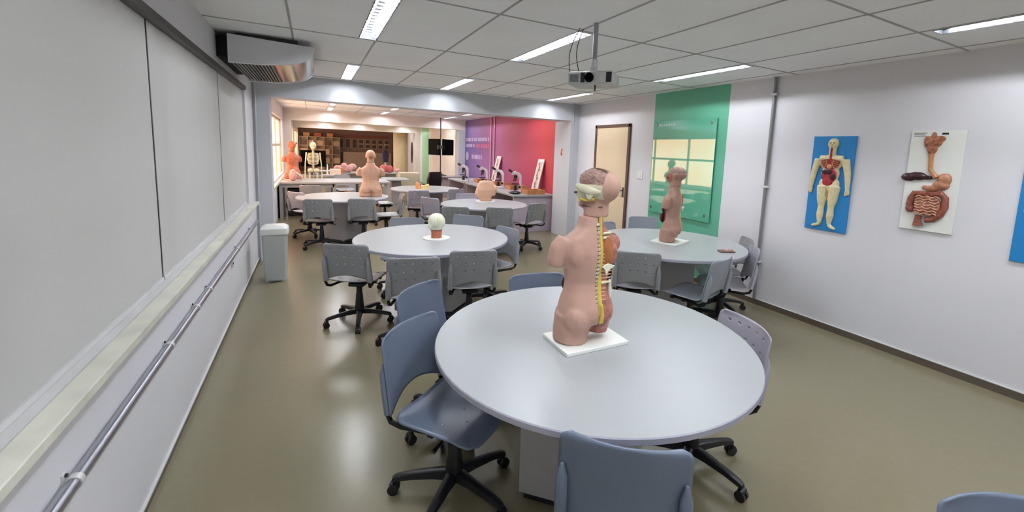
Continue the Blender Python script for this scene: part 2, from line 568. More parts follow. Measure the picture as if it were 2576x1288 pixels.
# conduit rail low on the left wall
rail = thing('wall_conduit', 'galvanised steel conduit running low along the left wall', 'conduit', (XL, 0, 0.59))
MB().tube([(0.024, -6.4, 0), (0.024, 6.0, 0), (0.024, 6.6, 0)], 0.0195, 12).build('conduit_pipe', M_steel, rail)
for y in (-0.4, 0.9, 1.70, 2.68, 3.25, 3.62, 4.9, 5.9):
    cl = MB().bb(0, 0.006, y - 0.012, y + 0.012, -0.034, 0.034)
    cl.tube([(0.024, y - 0.012, 0), (0.024, y + 0.012, 0)], 0.0225, 12)
    k = cl.build('pipe_clamp', M_alu, rail)
    s = MB()
    for q in (-1, 1):
        s.tube([(0.006, y, q * 0.027), (0.012, y, q * 0.027)], 0.006, 8)
    s.build('screw', M_black, k)
vp = thing('wall_pipe', 'grey vertical conduit from ceiling down the right wall', 'pipe', (XR, 2.94, 0))
MB().tube([(-0.026, 0, 0.066), (-0.026, 0, 2.53)], 0.016, 12).build('conduit_pipe', mat('grey conduit', '#8a8a8c', 0.4, 0.4), vp)
for z in (0.5, 1.35, 2.35):
    MB().bb(-0.044, 0, -0.035, 0.035, z - 0.012, z + 0.012).build('pipe_clamp', M_alu, vp, bevel=0.003)
for (x, y, h, lb) in [(-0.655, 6.785, 1.95, 'thin white conduit running up the left pillar')]:
    o = MB().tube([(0, 0, 0.0), (0, 0, 2.53)], 0.011, 8).build('pillar_conduit', M_grey)
    o.location = (x, y, 0.0)
    tag(o, lb, 'pipe')
o = MB().tube([(0, 0, 2.1), (0, 0, 2.53)], 0.009, 8).tube([(0.05, 0, 2.3), (0.05, 0, 2.53)], 0.009, 8).build('pillar_conduit', M_grey)
o.location = (4.29, 6.79, 0)
tag(o, 'pair of short thin conduits at the top of the right pillar', 'pipe')

# ------------------------------------------------------------------ door, teal panel, wall fittings
d = thing('door_1', 'x', 'x', (XR, 5.76, 0))
del d['category']
d['kind'] = 'structure'
d['label'] = 'cream door in a dark brown frame on the right wall'
f = MB()
f.bb(-0.03, 0.0, -0.47, -0.42, 0, 2.13)
f.bb(-0.03, 0.0, 0.42, 0.47, 0, 2.13)
f.bb(-0.03, 0.0, -0.47, 0.47, 2.08, 2.13)
f.build('door_frame', M_frame, d, smooth=False, bevel=0.003)
lf = MB().bb(-0.018, 0.0, -0.42, 0.42, 0.005, 2.08).build('door_leaf', M_cream, d, smooth=False)
hd = MB().tube([(-0.018, -0.37, 1.06), (-0.06, -0.37, 1.06), (-0.06, -0.27, 1.06)], 0.009, 8).box((-0.021, -0.37, 1.03), (0.006, 0.04, 0.16))
hd.build('door_handle', M_dark, lf)

struct('trim_16', MB().bb(XR - 0.004, XR, 3.52, 4.79, 0.066, ZC), M_teal, label='teal painted stripe on the right wall')
gm = bpy.data.materials.new('board glass')
gm.use_nodes = True
gnt = gm.node_tree
pb = gnt.nodes['Principled BSDF']
pb.inputs['Base Color'].default_value = lin('#5cb091')
pb.inputs['Roughness'].default_value = 0.02
pb.inputs['IOR'].default_value = 1.75
pb.inputs['Specular IOR Level'].default_value = 0.8
pb.inputs['Coat Weight'].default_value = 1.0
pb.inputs['Coat Roughness'].default_value = 0.01
gbd = thing('glass_board', 'glossy green glass writing board on the teal stripe', 'glass board', (XR - 0.004, 4.21, 1.49))
MB().bb(-0.030, -0.022, -0.56, 0.54, -0.67, 0.65).build('glass_panel', gm, gbd, smooth=False, bevel=0.001)
for (y, z) in ((-0.485, -0.585), (0.49, -0.60), (-0.485, 0.59), (0.49, 0.59)):
    MB().tube([(-0.038, y, z), (0, y, z)], 0.016, 12).build('standoff_bolt', M_chrome, gbd)
lt = MB()
yy = 0.44
for w in (0.035, 0.03, 0.04, 0.03, 0.035, 0.03, 0.035):
    lt.bb(-0.0315, -0.0302, yy - w, yy, 0.57, 0.605)
    yy -= w + 0.012
lt.build('lettering', mat('pale green lettering', '#b7d8c8', 0.5), gbd, smooth=False)

sw = thing('light_switch', 'square white light switch between the door and the teal stripe', 'light switch', (XR, 5.02, 1.335))
MB().bb(-0.009, 0, -0.055, 0.055, -0.058, 0.058).build('switch_plate', M_plate, sw, bevel=0.003)
MB().bb(-0.014, -0.008, -0.02, 0.02, -0.03, 0.03).build('rocker', M_plate, sw, bevel=0.002)

fa = thing('fire_sign', 'small white and red sign on the right pillar', 'sign', (4.245, 7.09, 1.635))
MB().bb(-0.004, 0, -0.05, 0.05, -0.09, 0.09).build('sign_plate', mat('sign white', '#dcc9c5', 0.5), fa, smooth=False)
s_ = MB()
s_.bb(-0.006, -0.004, -0.03, 0.012, 0.02, 0.07).bb(-0.006, -0.004, -0.005, 0.03, -0.06, 0.02).bb(-0.006, -0.004, -0.03, -0.008, -0.07, -0.02)
s_.build('red_symbol', M_red, fa, smooth=False)

# magenta gradient wall in the second bay
def grad_mat():
    m = bpy.data.materials.new('purple to red mural')
    m.use_nodes = True
    nt = m.node_tree
    b = nt.nodes['Principled BSDF']
    b.inputs['Roughness'].default_value = 0.5
    tc = nt.nodes.new('ShaderNodeTexCoord')
    sp = nt.nodes.new('ShaderNodeSeparateXYZ')
    nt.links.new(tc.outputs['Object'], sp.inputs[0])
    mr = nt.nodes.new('ShaderNodeMapRange')
    mr.inputs['From Min'].default_value = 7.38
    mr.inputs['From Max'].default_value = 13.6
    nt.links.new(sp.outputs['Y'], mr.inputs['Value'])
    m2 = nt.nodes.new('ShaderNodeMath')
    m2.operation = 'MULTIPLY_ADD'
    nt.links.new(sp.outputs['Z'], m2.inputs[0])
    m2.inputs[1].default_value = -0.06
    nt.links.new(mr.outputs[0], m2.inputs[2])
    col = mix_ramp(nt, m2.outputs[0], [(0.0, '#bd3d45'), (0.12, '#b03a55'), (0.45, '#965078'), (0.72, '#7c5e90'), (0.95, '#534a8c')])
    nt.links.new(col, b.inputs['Base Color'])
    return m
struct('trim_17', MB().bb(XR - 0.006, XR, 7.38, 13.6, 0.0, ZC), grad_mat(), label='purple to red gradient mural on the second bay wall')
mt = thing('wall_lettering', 'pale lettering and round emblem on the purple mural', 'wall lettering', (XR - 0.006, 12.4, 1.6))
def bars(y0, y1, z0, z1, m, name):
    q = MB()
    y = y1
    while y > y0:
        w = random.uniform(0.05, 0.09)
        q.bb(-0.006, 0, y - w, y, z0, z1)
        y -= w + random.choice([0.025, 0.025, 0.025, 0.08])
    q.build(name, m, mt, smooth=False)
bars(-1.1, 1.12, 0.26, 0.37, M_letter, 'first_line')
bars(0.2, 1.12, 0.08, 0.18, M_letter, 'second_line')
bars(-0.95, 0.15, 0.06, 0.18, M_letterp, 'second_line_end')
bars(-0.35, 0.5, -0.28, -0.15, M_letter, 'word_mark')
MB().tube([(-0.006, 0.97, -0.21), (0, 0.97, -0.21)], 0.14, 20).build('round_emblem', M_letter, mt)
mp = thing('wall_pipe', 'pair of pale vertical conduits on the purple mural', 'pipe', (XR - 0.006, 11.1, 0))
for y in (-0.1, 0.16):
    MB().tube([(-0.02, y, 0), (-0.02, y, 2.53)], 0.02, 8).build('conduit_pipe', mat('pink conduit', '#c79ab0', 0.4), mp)

# far right wall: green stripe, door
struct('trim_18', MB().bb(XR - 0.005, XR, 18.6, 19.9, 0, ZC), mat('pale green stripe', '#8fbf9b', 0.5), label='pale green stripe with mural figures on the third bay wall')
struct('trim_22', MB().bb(XR - 0.005, XR, 13.98, 18.6, 0, ZC), M_wallw, label='cream stretch of wall in the third bay')
d2 = thing('door_2', 'x', 'x', (XR, 20.95 + 0.4, 0))
del d2['category']
d2['kind'] = 'structure'
d2['label'] = 'far narrow cream door beside the green stripe'
MB().bb(-0.03, 0, -0.45, 0.45, 0, 2.1).build('door_frame', M_frame, d2, smooth=False)
MB().bb(-0.036, -0.03, -0.39, 0.39, 0, 2.05).build('door_leaf', M_cream, d2, smooth=False)

# ------------------------------------------------------------------ wall relief models
def ovals(lst, voxel=0.006, smooth=4, n=14):
    m = MB()
    for e in lst:
        if e[0] == 'e':
            m.ell(*e[1:], n=n, m=8)
        else:
            m.tube(*e[1:])
    return organic(m, voxel, smooth)

# blue board; local frame: x = out of wall (negative), y, z from board centre; image right = -y
bb = thing('anatomy_relief', 'blue wall board with cream full body relief showing red organs', 'wall relief', (XR, 2.287, 1.437), 0)
MB().bb(-0.018, 0, -0.19, 0.19, -0.46, 0.46).build('board', M_boardblue, bb, smooth=False, bevel=0.002)
def T(pts, r):
    return ('t', [(-0.022, -u, v) for u, v in pts], r, 10)
def E_(u, v, ru, rv, rx=0.02, x=-0.022):
    return ('e', (x, -u, v), (rx, ru, rv))
body = [E_(0.0, 0.375, 0.042, 0.055, 0.028), T([(0.0, 0.33), (0, 0.27)], 0.028),
        T([(-0.085, 0.24), (0.085, 0.24)], 0.03),
        E_(0, 0.2, 0.085, 0.08, 0.026), E_(0, 0.1, 0.07, 0.09, 0.026), E_(0, 0.0, 0.08, 0.075, 0.026),
        T([(-0.1, 0.235), (-0.125, 0.1), (-0.135, 0.02), (-0.14, -0.06)], [0.03, 0.024, 0.02, 0.014]),
        T([(0.1, 0.235), (0.125, 0.1), (0.132, 0.02), (0.135, -0.06)], [0.03, 0.024, 0.02, 0.014]),
        T([(-0.14, -0.05), (-0.152, -0.085)], [0.014, 0.01]), T([(-0.135, -0.05), (-0.132, -0.1)], [0.015, 0.008]),
        T([(0.135, -0.05), (0.125, -0.1)], [0.016, 0.01]), T([(0.14, -0.05), (0.145, -0.09)], [0.014, 0.008]),
        T([(-0.045, -0.02), (-0.042, -0.15), (-0.04, -0.22), (-0.042, -0.3), (-0.042, -0.38)], [0.044, 0.036, 0.024, 0.028, 0.015]),
        T([(0.045, -0.02), (0.038, -0.15), (0.034, -0.22), (0.034, -0.3), (0.032, -0.38)], [0.044, 0.036, 0.024, 0.028, 0.015]),
        T([(-0.042, -0.385), (-0.075, -0.405), (-0.1, -0.41)], [0.017, 0.016, 0.01]),
        T([(0.032, -0.385), (0.06, -0.41), (0.085, -0.42)], [0.017, 0.016, 0.01])]
me = ovals(body, 0.006, 4)
for v in me.vertices:
    if v.co.x > -0.016:
        v.co.x = -0.016
me.update()
obj_from(me, 'body_relief', [mat('relief cream', '#dccfa4', 0.45, var=0.05, scale=30)], bb)
og = MB()
og.ell((-0.044, 0, 0.2), (0.006, 0.07, 0.062), 16, 8)
og.ell((-0.044, 0.0, 0.08), (0.006, 0.058, 0.07), 16, 8)
og.ell((-0.044, 0.005, 0.02), (0.008, 0.04, 0.04), 16, 8)
og.tube([(-0.048, 0, 0.34), (-0.05, 0, 0.22)], 0.008, 8)
og.build('chest_organs', mat('organ red', '#a52a36', 0.4, var=0.35, scale=60), bb)
lv = MB()
lv.ell((-0.052, 0.015, 0.115), (0.008, 0.04, 0.026), 14, 8)
lv.ell((-0.05, -0.03, 0.07), (0.008, 0.02, 0.03), 14, 8)
lv.build('liver', M_liver, bb)
rb = MB()
for s in (-1, 1):
    for k in range(5):
        z = 0.235 - k * 0.018
        rb.tube([(-0.052, s * 0.01, z), (-0.056, s * 0.035, z - 0.004), (-0.05, s * 0.066, z - 0.02)], 0.0028, 6)
    rb.tube([(-0.055, s * 0.03, 0.235), (-0.058, s * 0.022, 0.19), (-0.055, s * 0.035, 0.15)], 0.003, 6)
rb.ell((-0.055, 0.0, 0.165), (0.008, 0.022, 0.022), 12, 8)
rb.build('ribs', mat('rib tan', '#c98d62', 0.5), bb)
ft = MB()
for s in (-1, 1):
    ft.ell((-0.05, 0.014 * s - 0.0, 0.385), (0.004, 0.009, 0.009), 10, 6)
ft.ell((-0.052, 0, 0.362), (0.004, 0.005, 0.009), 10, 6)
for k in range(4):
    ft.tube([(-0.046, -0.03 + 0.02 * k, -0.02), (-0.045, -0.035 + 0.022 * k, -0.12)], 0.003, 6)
ft.build('skull_detail', mat('relief dark tan', '#b59a5e', 0.5), bb)  # darker tan for the eyes, nose and leg lines

for ch in kids(bb):
    if ch.name.split('.')[0] != 'board':
        ch.scale = (1, 1.22, 1.03)

# white board with digestive tract
wb = thing('anatomy_relief', 'white wall board with brown digestive tract relief', 'wall relief', (XR, 1.52, 1.525), 0)
MB().bb(-0.018, 0, -0.172, 0.172, -0.41, 0.41).build('board', M_plate, wb, smooth=False, bevel=0.002)
hm = ovals([E_(-0.02, 0.30, 0.055, 0.05, 0.03), E_(-0.02, 0.35, 0.016, 0.03, 0.02), E_(0.02, 0.325, 0.03, 0.025, 0.03), E_(-0.055, 0.32, 0.02, 0.03, 0.02),
            E_(-0.02, 0.25, 0.032, 0.045, 0.026), E_(-0.045, 0.275, 0.025, 0.02, 0.02), T([(-0.02, 0.21), (-0.018, 0.19)], 0.016)], 0.006, 3)
obj_from(hm, 'head_section', [mat('head brown', '#a4694c', 0.45, var=0.3, scale=45, bump=0.6, bscale=60)], wb)
t_ = MB()
t_.tube([(-0.03, 0.018, 0.21), (-0.03, 0.014, 0.14), (-0.03, 0.012, 0.09), (-0.035, -0.03, 0.03)], [0.017, 0.014, 0.014, 0.018], 10)
t_.build('gullet', mat('gullet tan', '#bd8152', 0.4, var=0.1), wb)
lvm = ovals([E_(-0.135, 0.025, 0.05, 0.034, 0.03), E_(-0.085, 0.035, 0.06, 0.034, 0.03), E_(-0.03, 0.028, 0.045, 0.018, 0.02)], 0.006, 4)
obj_from(lvm, 'liver', [M_liver], wb)
sm = ovals([E_(0.075, 0.02, 0.042, 0.05, 0.035), E_(0.06, -0.025, 0.05, 0.04, 0.035), E_(0.01, -0.055, 0.05, 0.024, 0.025), E_(-0.03, -0.05, 0.02, 0.02, 0.02)], 0.006, 4)
obj_from(sm, 'stomach', [M_stom], wb)
cm = MB()
ring = [(-u * 1.0, v) for u, v in [(-0.105, -0.2), (-0.1, -0.14), (-0.085, -0.1), (-0.04, -0.1), (0.02, -0.1), (0.07, -0.09), (0.095, -0.12), (0.1, -0.19), (0.08, -0.25), (0.04, -0.29), (0.0, -0.3)]]
cm.tube([(-0.03, y, z) for y, z in ring], 0.023, 10)
cm.ell((-0.03, 0.1, -0.22), (0.02, 0.028, 0.035), 12, 8)
cm.build('colon', M_gutd, wb)
gm2 = ovals([E_(0.0, -0.19, 0.085, 0.08, 0.04), E_(-0.04, -0.16, 0.04, 0.04, 0.035), E_(0.04, -0.2, 0.04, 0.05, 0.035)], 0.006, 4)
obj_from(gm2, 'intestine', [M_gut], wb)
tv = MB()
for k in range(7):
    z = -0.12 - k * 0.022
    pts = [(-0.058 + 0.004 * math.cos(i), -0.065 + i * 0.0165, z + 0.007 * math.sin(i * 2.1 + k)) for i in range(9)]
    tv.tube(pts, 0.006, 6)
tv.build('intestine_folds', mat('fold pink', '#c08a70', 0.4, var=0.2, scale=60), wb)
rc = MB().tube([(-0.032, 0.04, -0.27), (-0.034, 0.045, -0.31), (-0.03, 0.04, -0.35)], [0.022, 0.02, 0.032], 12)
rc.build('rectum', M_gutd, wb)
MB().bb(-0.0195, -0.018, -0.065, -0.025, 0.375, 0.39).build('black_label', M_black, wb, smooth=False)
lb_ = MB()
for k in range(3):
    lb_.bb(-0.0195, -0.018, 0.07 + 0.012 * (k % 2), 0.155, 0.365 - k * 0.012 + 0.02, 0.372 - k * 0.012 + 0.02)
lb_.build('small_print', mat('print grey', '#8f9194', 0.6), wb, smooth=False)

for ch in kids(wb):
    if ch.name.split('.')[0] not in ('board', 'black_label', 'small_print'):
        ch.scale = (1, 1.1, 1.05)
b3 = thing('anatomy_relief', 'blue wall board cut by the right edge of the photo', 'wall relief', (XR, 0.83, 1.437), 0)
MB().bb(-0.018, 0, -0.19, 0.19, -0.445, 0.46).build('board', M_boardblue, b3, smooth=False, bevel=0.002)
o = obj_from(me.copy(), 'body_relief', [], b3)

# ------------------------------------------------------------------ air conditioner
ac = thing('air_conditioner', 'grey ceiling mounted air conditioner over the left blinds', 'air conditioner', (0, 4.4, 0))
prof = [(-0.60, 2.505), (0.028, 2.48), (0.034, 2.455), (0.01, 2.40), (-0.04, 2.353), (-0.11, 2.325), (-0.2, 2.302), (-0.36, 2.285), (-0.60, 2.277)]
MB().prism(prof, 'y', 0.0, 0.05).build('end_cap', M_ac, ac, bevel=0.004)
MB().prism(prof, 'y', 1.27, 1.32).build('end_cap', M_ac, ac, bevel=0.004)
core = [(-0.60, 2.50), (0.0, 2.475), (-0.02, 2.41), (-0.1, 2.36), (-0.2, 2.33), (-0.36, 2.315), (-0.60, 2.31)]
MB().prism(core, 'y', 0.05, 1.27).build('casing', M_ac, ac)
pn = MB()
fp = [(0.026, 2.478), (0.03, 2.455), (0.008, 2.402), (-0.04, 2.357), (-0.11, 2.329), (-0.2, 2.307), (-0.27, 2.298)]
fi = [(x - 0.004, z + 0.012) for x, z in reversed(fp)]
pn.prism(fp + fi, 'y', 0.052, 1.268)
pn.build('front_panel', M_acw, ac)
gr = MB()
for k in range(12):
    gr.bb(-0.59 + k * 0.026, -0.578 + k * 0.026, 0.052, 1.268, 2.290, 2.311)
gr.build('intake_grille', mat('grille grey', '#77756f', 0.5), ac, smooth=False)
for y in (0.1, 1.2):
    MB().bb(-0.55, -0.1, y - 0.02, y + 0.02, 2.49, 2.534).build('mounting_bracket', M_dark, ac, smooth=False)
MB().bb(-0.69 + 0.0015, -0.60, 0.1, 1.2, 2.33, 2.5).build('gap_block', mat('matt black', '#1d1c1b', 0.9), ac, smooth=False)  # black block filling the gap between casing and wall

# ------------------------------------------------------------------ projector
pj = thing('ceiling_projector', 'white projector hung from the ceiling on a grey pole', 'projector', (1.735, 2.51, 2.09), math.radians(-50))
pj.scale = (0.92, 0.92, 1)
# local: -y side faces the camera
MB().bb(-0.17, 0.17, -0.12, 0.13, 0.02, 0.105).build('projector_body', mat('projector white', '#b9bab8', 0.4), pj, bevel=0.012)
MB().tube([(0.0, -0.118, 0.062), (0.0, -0.135, 0.062)], 0.032, 20).build('lens', M_scr, pj)
MB().bb(0.125, 0.165, -0.124, -0.118, 0.03, 0.095).build('air_vent', M_black, pj, smooth=False)
MB().bb(-0.065, -0.035, -0.126, -0.118, 0.03, 0.095).build('air_vent', M_black, pj, smooth=False)
MB().bb(-0.15, -0.085, -0.124, -0.118, 0.035, 0.085).build('connector_panel', mat('panel grey', '#6d6e70', 0.5), pj, smooth=False)
MB().tube([(0.03, -0.06, 0.02), (0.03, -0.06, -0.02)], 0.008, 8).build('foot', M_dark, pj)
mp_ = MB().bb(-0.06, 0.06, -0.05, 0.05, 0.105, 0.118)
mp_.box((0, 0, 0.13), (0.05, 0.05, 0.04))
mp_.build('mount_plate', M_alu, pj, bevel=0.003)
MB().tube([(0, 0, 0.13), (0, 0, 0.445)], 0.018, 14).build('pole', mat('pole grey', '#9a9ca2', 0.4, 0.3), pj)
MB().tube([(0, 0, 0.14), (0, 0, 0.2)], 0.026, 14).build('pole_collar', M_alu, pj)
for q, (dx, lb) in enumerate([(0.0, 'thin black cable looping left of the projector pole, nearer the light'), (0.05, 'thin black cable looping nearest the projector pole')]):
    c0 = Vector((1.70 + dx * 0.6, 2.66, 2.53))
    c1 = Vector((1.615 + dx, 2.63 - dx, 2.185))
    pts = [c0.lerp(c1, t) + Vector((-0.03, 0.02, -0.0)) * math.sin(t * PI) for t in [i / 8 for i in range(9)]]
    o = MB().tube(pts, 0.0028, 6).build('projector_cable', M_black)
    tag(o, lb, 'cable')

# ------------------------------------------------------------------ pedal bin
bn = thing('pedal_bin', 'grey plastic pedal bin with white lid by the left pillar', 'bin', (-0.42, 5.83, 0), math.radians(0))
def rrect(w, dd, z, r=0.03, n=4, cy=0):
    pts = []
    for sx, sy, a0 in ((1, 1, 0), (-1, 1, 90), (-1, -1, 180), (1, -1, 270)):
        for k in range(n + 1):
            a = math.radians(a0 + 90 * k / n)
            pts.append((sx * (w / 2 - r) + r * math.cos(a), cy + sy * (dd / 2 - r) + r * math.sin(a), z))
    return pts
MB().loft([rrect(0.215, 0.24, 0.0), rrect(0.22, 0.245, 0.05), rrect(0.255, 0.28, 0.57)]).build('bin_body', M_bin, bn)
MB().loft([rrect(0.285, 0.31, 0.565), rrect(0.285, 0.31, 0.60), rrect(0.27, 0.295, 0.63), rrect(0.2, 0.23, 0.655)]).build('bin_lid', M_binlid, bn)
MB().bb(-0.07, 0.07, -0.15, -0.1, 0.012, 0.035).build('pedal', mat('pedal grey', '#8e9290', 0.4), bn, bevel=0.006)
MB().bb(-0.11, 0.11, 0.1, 0.15, 0.52, 0.6).build('hinge', M_bin, bn, bevel=0.01)

# ------------------------------------------------------------------ round tables
def round_table(x, y, r, label, rz=45):
    t = thing('round_table', label, 'table', (x, y, 0), math.radians(rz), 'white round tables')
    n = 72
    q = MB()
    q.lathe([(r - 0.004, 0.722), (r, 0.726), (r, 0.746), (r - 0.004, 0.75)], n=n)
    for i, f_ in enumerate(q.f):
        if len(f_) == n and i == len(q.f) - 1:
            pass
    q.m = [1] * len(q.m)
    q.m[-1] = 0
    q.build('tabletop', [M_white, M_edge], t)
    h = 0.27 * r / 0.76
    MB().bb(-h, h, -h, h, 0.04, 0.722).build('pedestal', M_ped, t, bevel=0.004)
    MB().bb(-h + 0.02, h - 0.02, -h + 0.02, h - 0.02, 0.0, 0.04).build('plinth', M_plinth, t, smooth=False)
    return t
TABLES = [
    (1.204, 1.634, 0.763, 'nearest round white table holding the large torso model'),
    (1.043, 4.176, 0.745, 'round white table with the ivory head model on it'),
    (3.257, 3.207, 0.775, 'round white table by the teal stripe holding the dark torso model'),
    (0.444, 7.888, 0.715, 'far left round white table under the peach torso seen from behind'),
    (2.463, 6.518, 0.70, 'round white table with the pelvis section model'),
    (2.119, 9.14, 0.72, 'small looking round white table with the skin block model'),
]
for a in TABLES:
    round_table(*a)

# ------------------------------------------------------------------ chairs
def back_surface(u, v):
    """u -1..1 across, v 0..1 upward"""
    top, W = 0.80, 0.21
    bot = 0.455 + 0.06 * (1 - abs(u) ** 2.0) ** 1.3
    z = bot + (top - bot) * v
    r = 0.035
    wz = W
    dz = top - z
    if dz < r:
        wz = W - r + math.sqrt(max(0, r * r - (r - dz) ** 2))
    wz -= 0.012 * v
    x = u * wz
    y = -0.235 - 0.065 * ((z - 0.455) / 0.345) + 0.04 * u * u
    return (x, y, z)

def sheet(nu, nv, fn, holes=()):
    """grid of quads; holes = list of (i, j) coarse 2x2 cells with octagonal opening"""
    vs, fs, idx = [], [], {}
    def P(i, j):
        if (i, j) not in idx:
            idx[(i, j)] = len(vs)
            vs.append(fn(i / nu * 2 - 1, j / nv))
        return idx[(i, j)]
    hs = set()
    for (i, j) in holes:
        for a in (0, 1):
            for b in (0, 1):
                hs.add((i + a, j + b))
        ring = [(i, j), (i + 1, j), (i + 2, j), (i + 2, j + 1), (i + 2, j + 2), (i + 1, j + 2), (i, j + 2), (i, j + 1)]
        cx, cy = i + 1, j + 1
        c3 = Vector(fn(cx / nu * 2 - 1, cy / nv))
        inner = []
        for (a, b) in ring:
            p = Vector(fn(a / nu * 2 - 1, b / nv)) - c3
            p = p.normalized() * 0.0065
            inner.append(len(vs))
            vs.append(tuple(c3 + p))
        for k in range(8):
            m = (k + 1) % 8
            fs.append((P(*ring[k]), P(*ring[m]), inner[m], inner[k]))
    for i in range(nu):
        for j in range(nv):
            if (i, j) not in hs:
                fs.append((P(i, j), P(i + 1, j), P(i + 1, j + 1), P(i, j + 1)))
    return vs, fs

def seat_surface(u, v):
    y = -0.195 + 0.42 * v
    r = 0.07
    W = 0.215
    dy = min(y + 0.195, 0.225 - y)
    w = W
    if dy < r:
        w = W - r + math.sqrt(max(0, r * r - (r - dy) ** 2))
    x = u * w
    z = 0.432 - 0.018 * (1 - u * u) * math.sin(PI * min(1, v * 1.1)) + 0.012 * u * u
    if v > 0.75:
        z -= 0.035 * ((v - 0.75) / 0.25) ** 2
    if v < 0.12:
        z += 0.01 * (1 - v / 0.12)
    return (x, y, z)

def solid(o, t):
    s = o.modifiers.new('solid', 'SOLIDIFY')
    s.thickness = t
    s.offset = 0
    return o

def make_chair(m, perforated):
    t = thing('swivel_chair', 'x', 'chair')
    hb = [(3 + 4 * i, j) for i in range(5) for j in (9, 15, 21)] if perforated else []
    q = MB()
    q.add(*sheet(24, 26, back_surface, [(a - 0, b) for a, b in hb]))
    bk = q.build('backrest', m, t)
    solid(bk, 0.007)
    for s in (-1, 1):
        pk = MB().tube([(s * 0.192, -0.222, 0.452), (s * 0.191, -0.240, 0.55), (s * 0.189, -0.254, 0.63), (s * 0.188, -0.256, 0.68)], [0.021, 0.021, 0.019, 0.006], 10)
        pk.build('side_pocket', m, bk)
    q = MB()
    q.add(*sheet(20, 20, seat_surface, [(3 + 4 * i, j) for i in range(4) for j in (4, 9, 14)] if perforated else []))
    solid(q.build('seat', m, t), 0.009)
    for s in (-1, 1):
        MB().tube([(s * 0.191, -0.233, 0.50), (s * 0.191, -0.232, 0.45), (s * 0.187, -0.215, 0.412), (s * 0.175, -0.17, 0.395), (s * 0.15, -0.05, 0.393), (s * 0.08, 0.02, 0.392)], 0.012, 10).build('back_tube', M_blackm, t)
    cb = MB().bb(-0.17, 0.17, -0.03, 0.0, 0.385, 0.408).bb(-0.17, 0.17, 0.08, 0.11, 0.385, 0.408)
    cb.build('seat_bracket', M_blackm, t, bevel=0.003)
    MB().bb(-0.07, 0.07, -0.08, 0.12, 0.355, 0.39).build('seat_mechanism', M_black, t, bevel=0.01)
    MB().tube([(0.05, 0.02, 0.37), (0.14, 0.03, 0.365), (0.2, 0.03, 0.355)], [0.006, 0.006, 0.012], 8, flat=0.6).build('adjust_lever', M_black, t)
    MB().lathe([(0.042, 0.085), (0.042, 0.13), (0.034, 0.2), (0.030, 0.27), (0.026, 0.28), (0.026, 0.33), (0.02, 0.335), (0.02, 0.36)], n=20).build('gas_lift', M_black, t)
    for k in range(5):
        lg = MB()
        def ringb(x, z, w, h):
            return [(x, -w, z - h), (x, w, z - h), (x, w * 0.8, z + h * 0.7), (x, w * 0.4, z + h), (x, -w * 0.4, z + h), (x, -w * 0.8, z + h * 0.7)]
        lg.loft([ringb(0.02, 0.108, 0.03, 0.022), ringb(0.1, 0.105, 0.024, 0.018), ringb(0.2, 0.095, 0.02, 0.014), ringb(0.27, 0.083, 0.019, 0.012), ringb(0.29, 0.075, 0.015, 0.01)])
        L = lg.build('base_leg', M_black, t)
        L.rotation_euler = (0, 0, k * 2 * PI / 5)
        cs = MB()
        for s in (-1, 1):
            cs.tube([(0.285, s * 0.006, 0.026), (0.285, s * 0.022, 0.026)], 0.026, 14)
        cs.tube([(0.275, 0, 0.035), (0.275, 0, 0.078)], 0.008, 8)
        cs.tube([(0.285, -0.024, 0.045), (0.285, 0.024, 0.045)], 0.016, 8)
        cs.build('castor', M_black, L)
    return t

KINDS = {'smooth': make_chair(M_blue, False), 'holes': make_chair(M_gry, True), 'light': make_chair(M_light, True), 'cool': make_chair(M_gry2, False)}
USED = set()
ALLCH = []
def chair(kind, x, y, rz, base, label, group):
    src = KINDS[kind]
    if kind in USED:
        t = copy_tree(src)
    else:
        t = src
        USED.add(kind)
    t.location = (x, y, 0)
    t.rotation_euler = (0, 0, math.radians(rz))
    k = 0
    for ch in kids(t):
        if ch.name.startswith('base_leg'):
            ch.rotation_euler = (0, 0, math.radians(base - rz) + k * 2 * PI / 5)
            k += 1
    tag(t, label, 'chair', group)
    ALLCH.append(t)
    return t
G1 = 'swivel chairs around the nearest table'
G2 = 'swivel chairs around the ivory head table'
G3 = 'swivel chairs around the dark torso table'
G4 = 'swivel chairs in the back room'
near_left = chair('smooth', 0.561, 1.809, -141.9, 155, 'blue grey swivel chair left of the nearest table with its whole seat in view', G1)
chair('smooth', 0.711, 2.339, -141.7, 200, 'blue grey swivel chair behind the near left chair at the nearest table', G1)
chair('smooth', 1.30, 2.249, 170, 30, 'blue grey chair whose back peeps over the far edge of the nearest table', G1)
chair('light', 1.745, 1.44, 74, -8, 'pale lilac swivel chair with dark holes right of the nearest table', G1)
chair('smooth', 0.975, 1.10, -40.2, 60, 'dark blue grey swivel chair in front, its back cut by the bottom edge', G1)
chair('smooth', 1.42, 0.05, 144, 20, 'grey chair corner at the bottom right edge of the photo', G1)
chair('holes', 0.349, 4.13, -28.8, 262, 'perforated grey swivel chair left of the head model table, whole base in view', G2)
chair('holes', 0.725, 3.516, -13.1, 30, 'perforated grey chair in front of the head model table, lower of the middle two', G2)
chair('holes', 1.227, 3.585, -11.6, 50, 'perforated grey chair in front of the head model table, right of the two', G2)
chair('cool', 1.60, 4.10, 105, 20, 'blue grey chair facing left at the right end of the head model table', G2)
chair('cool', 0.872, 4.85, 160, 0, 'low visible chair back behind the head model table, left of the head', G2)
chair('cool', 1.568, 4.888, 145, 0, 'rounded chair back behind the head model table, right of the head', G2)
chair('holes', 2.666, 3.012, -36.6, 0, 'perforated dark grey chair in front of the dark torso table', G3)
chair('cool', 2.985, 2.603, 14.3, 20, 'grey chair with its seat in view right of the perforated chair at the torso table', G3)
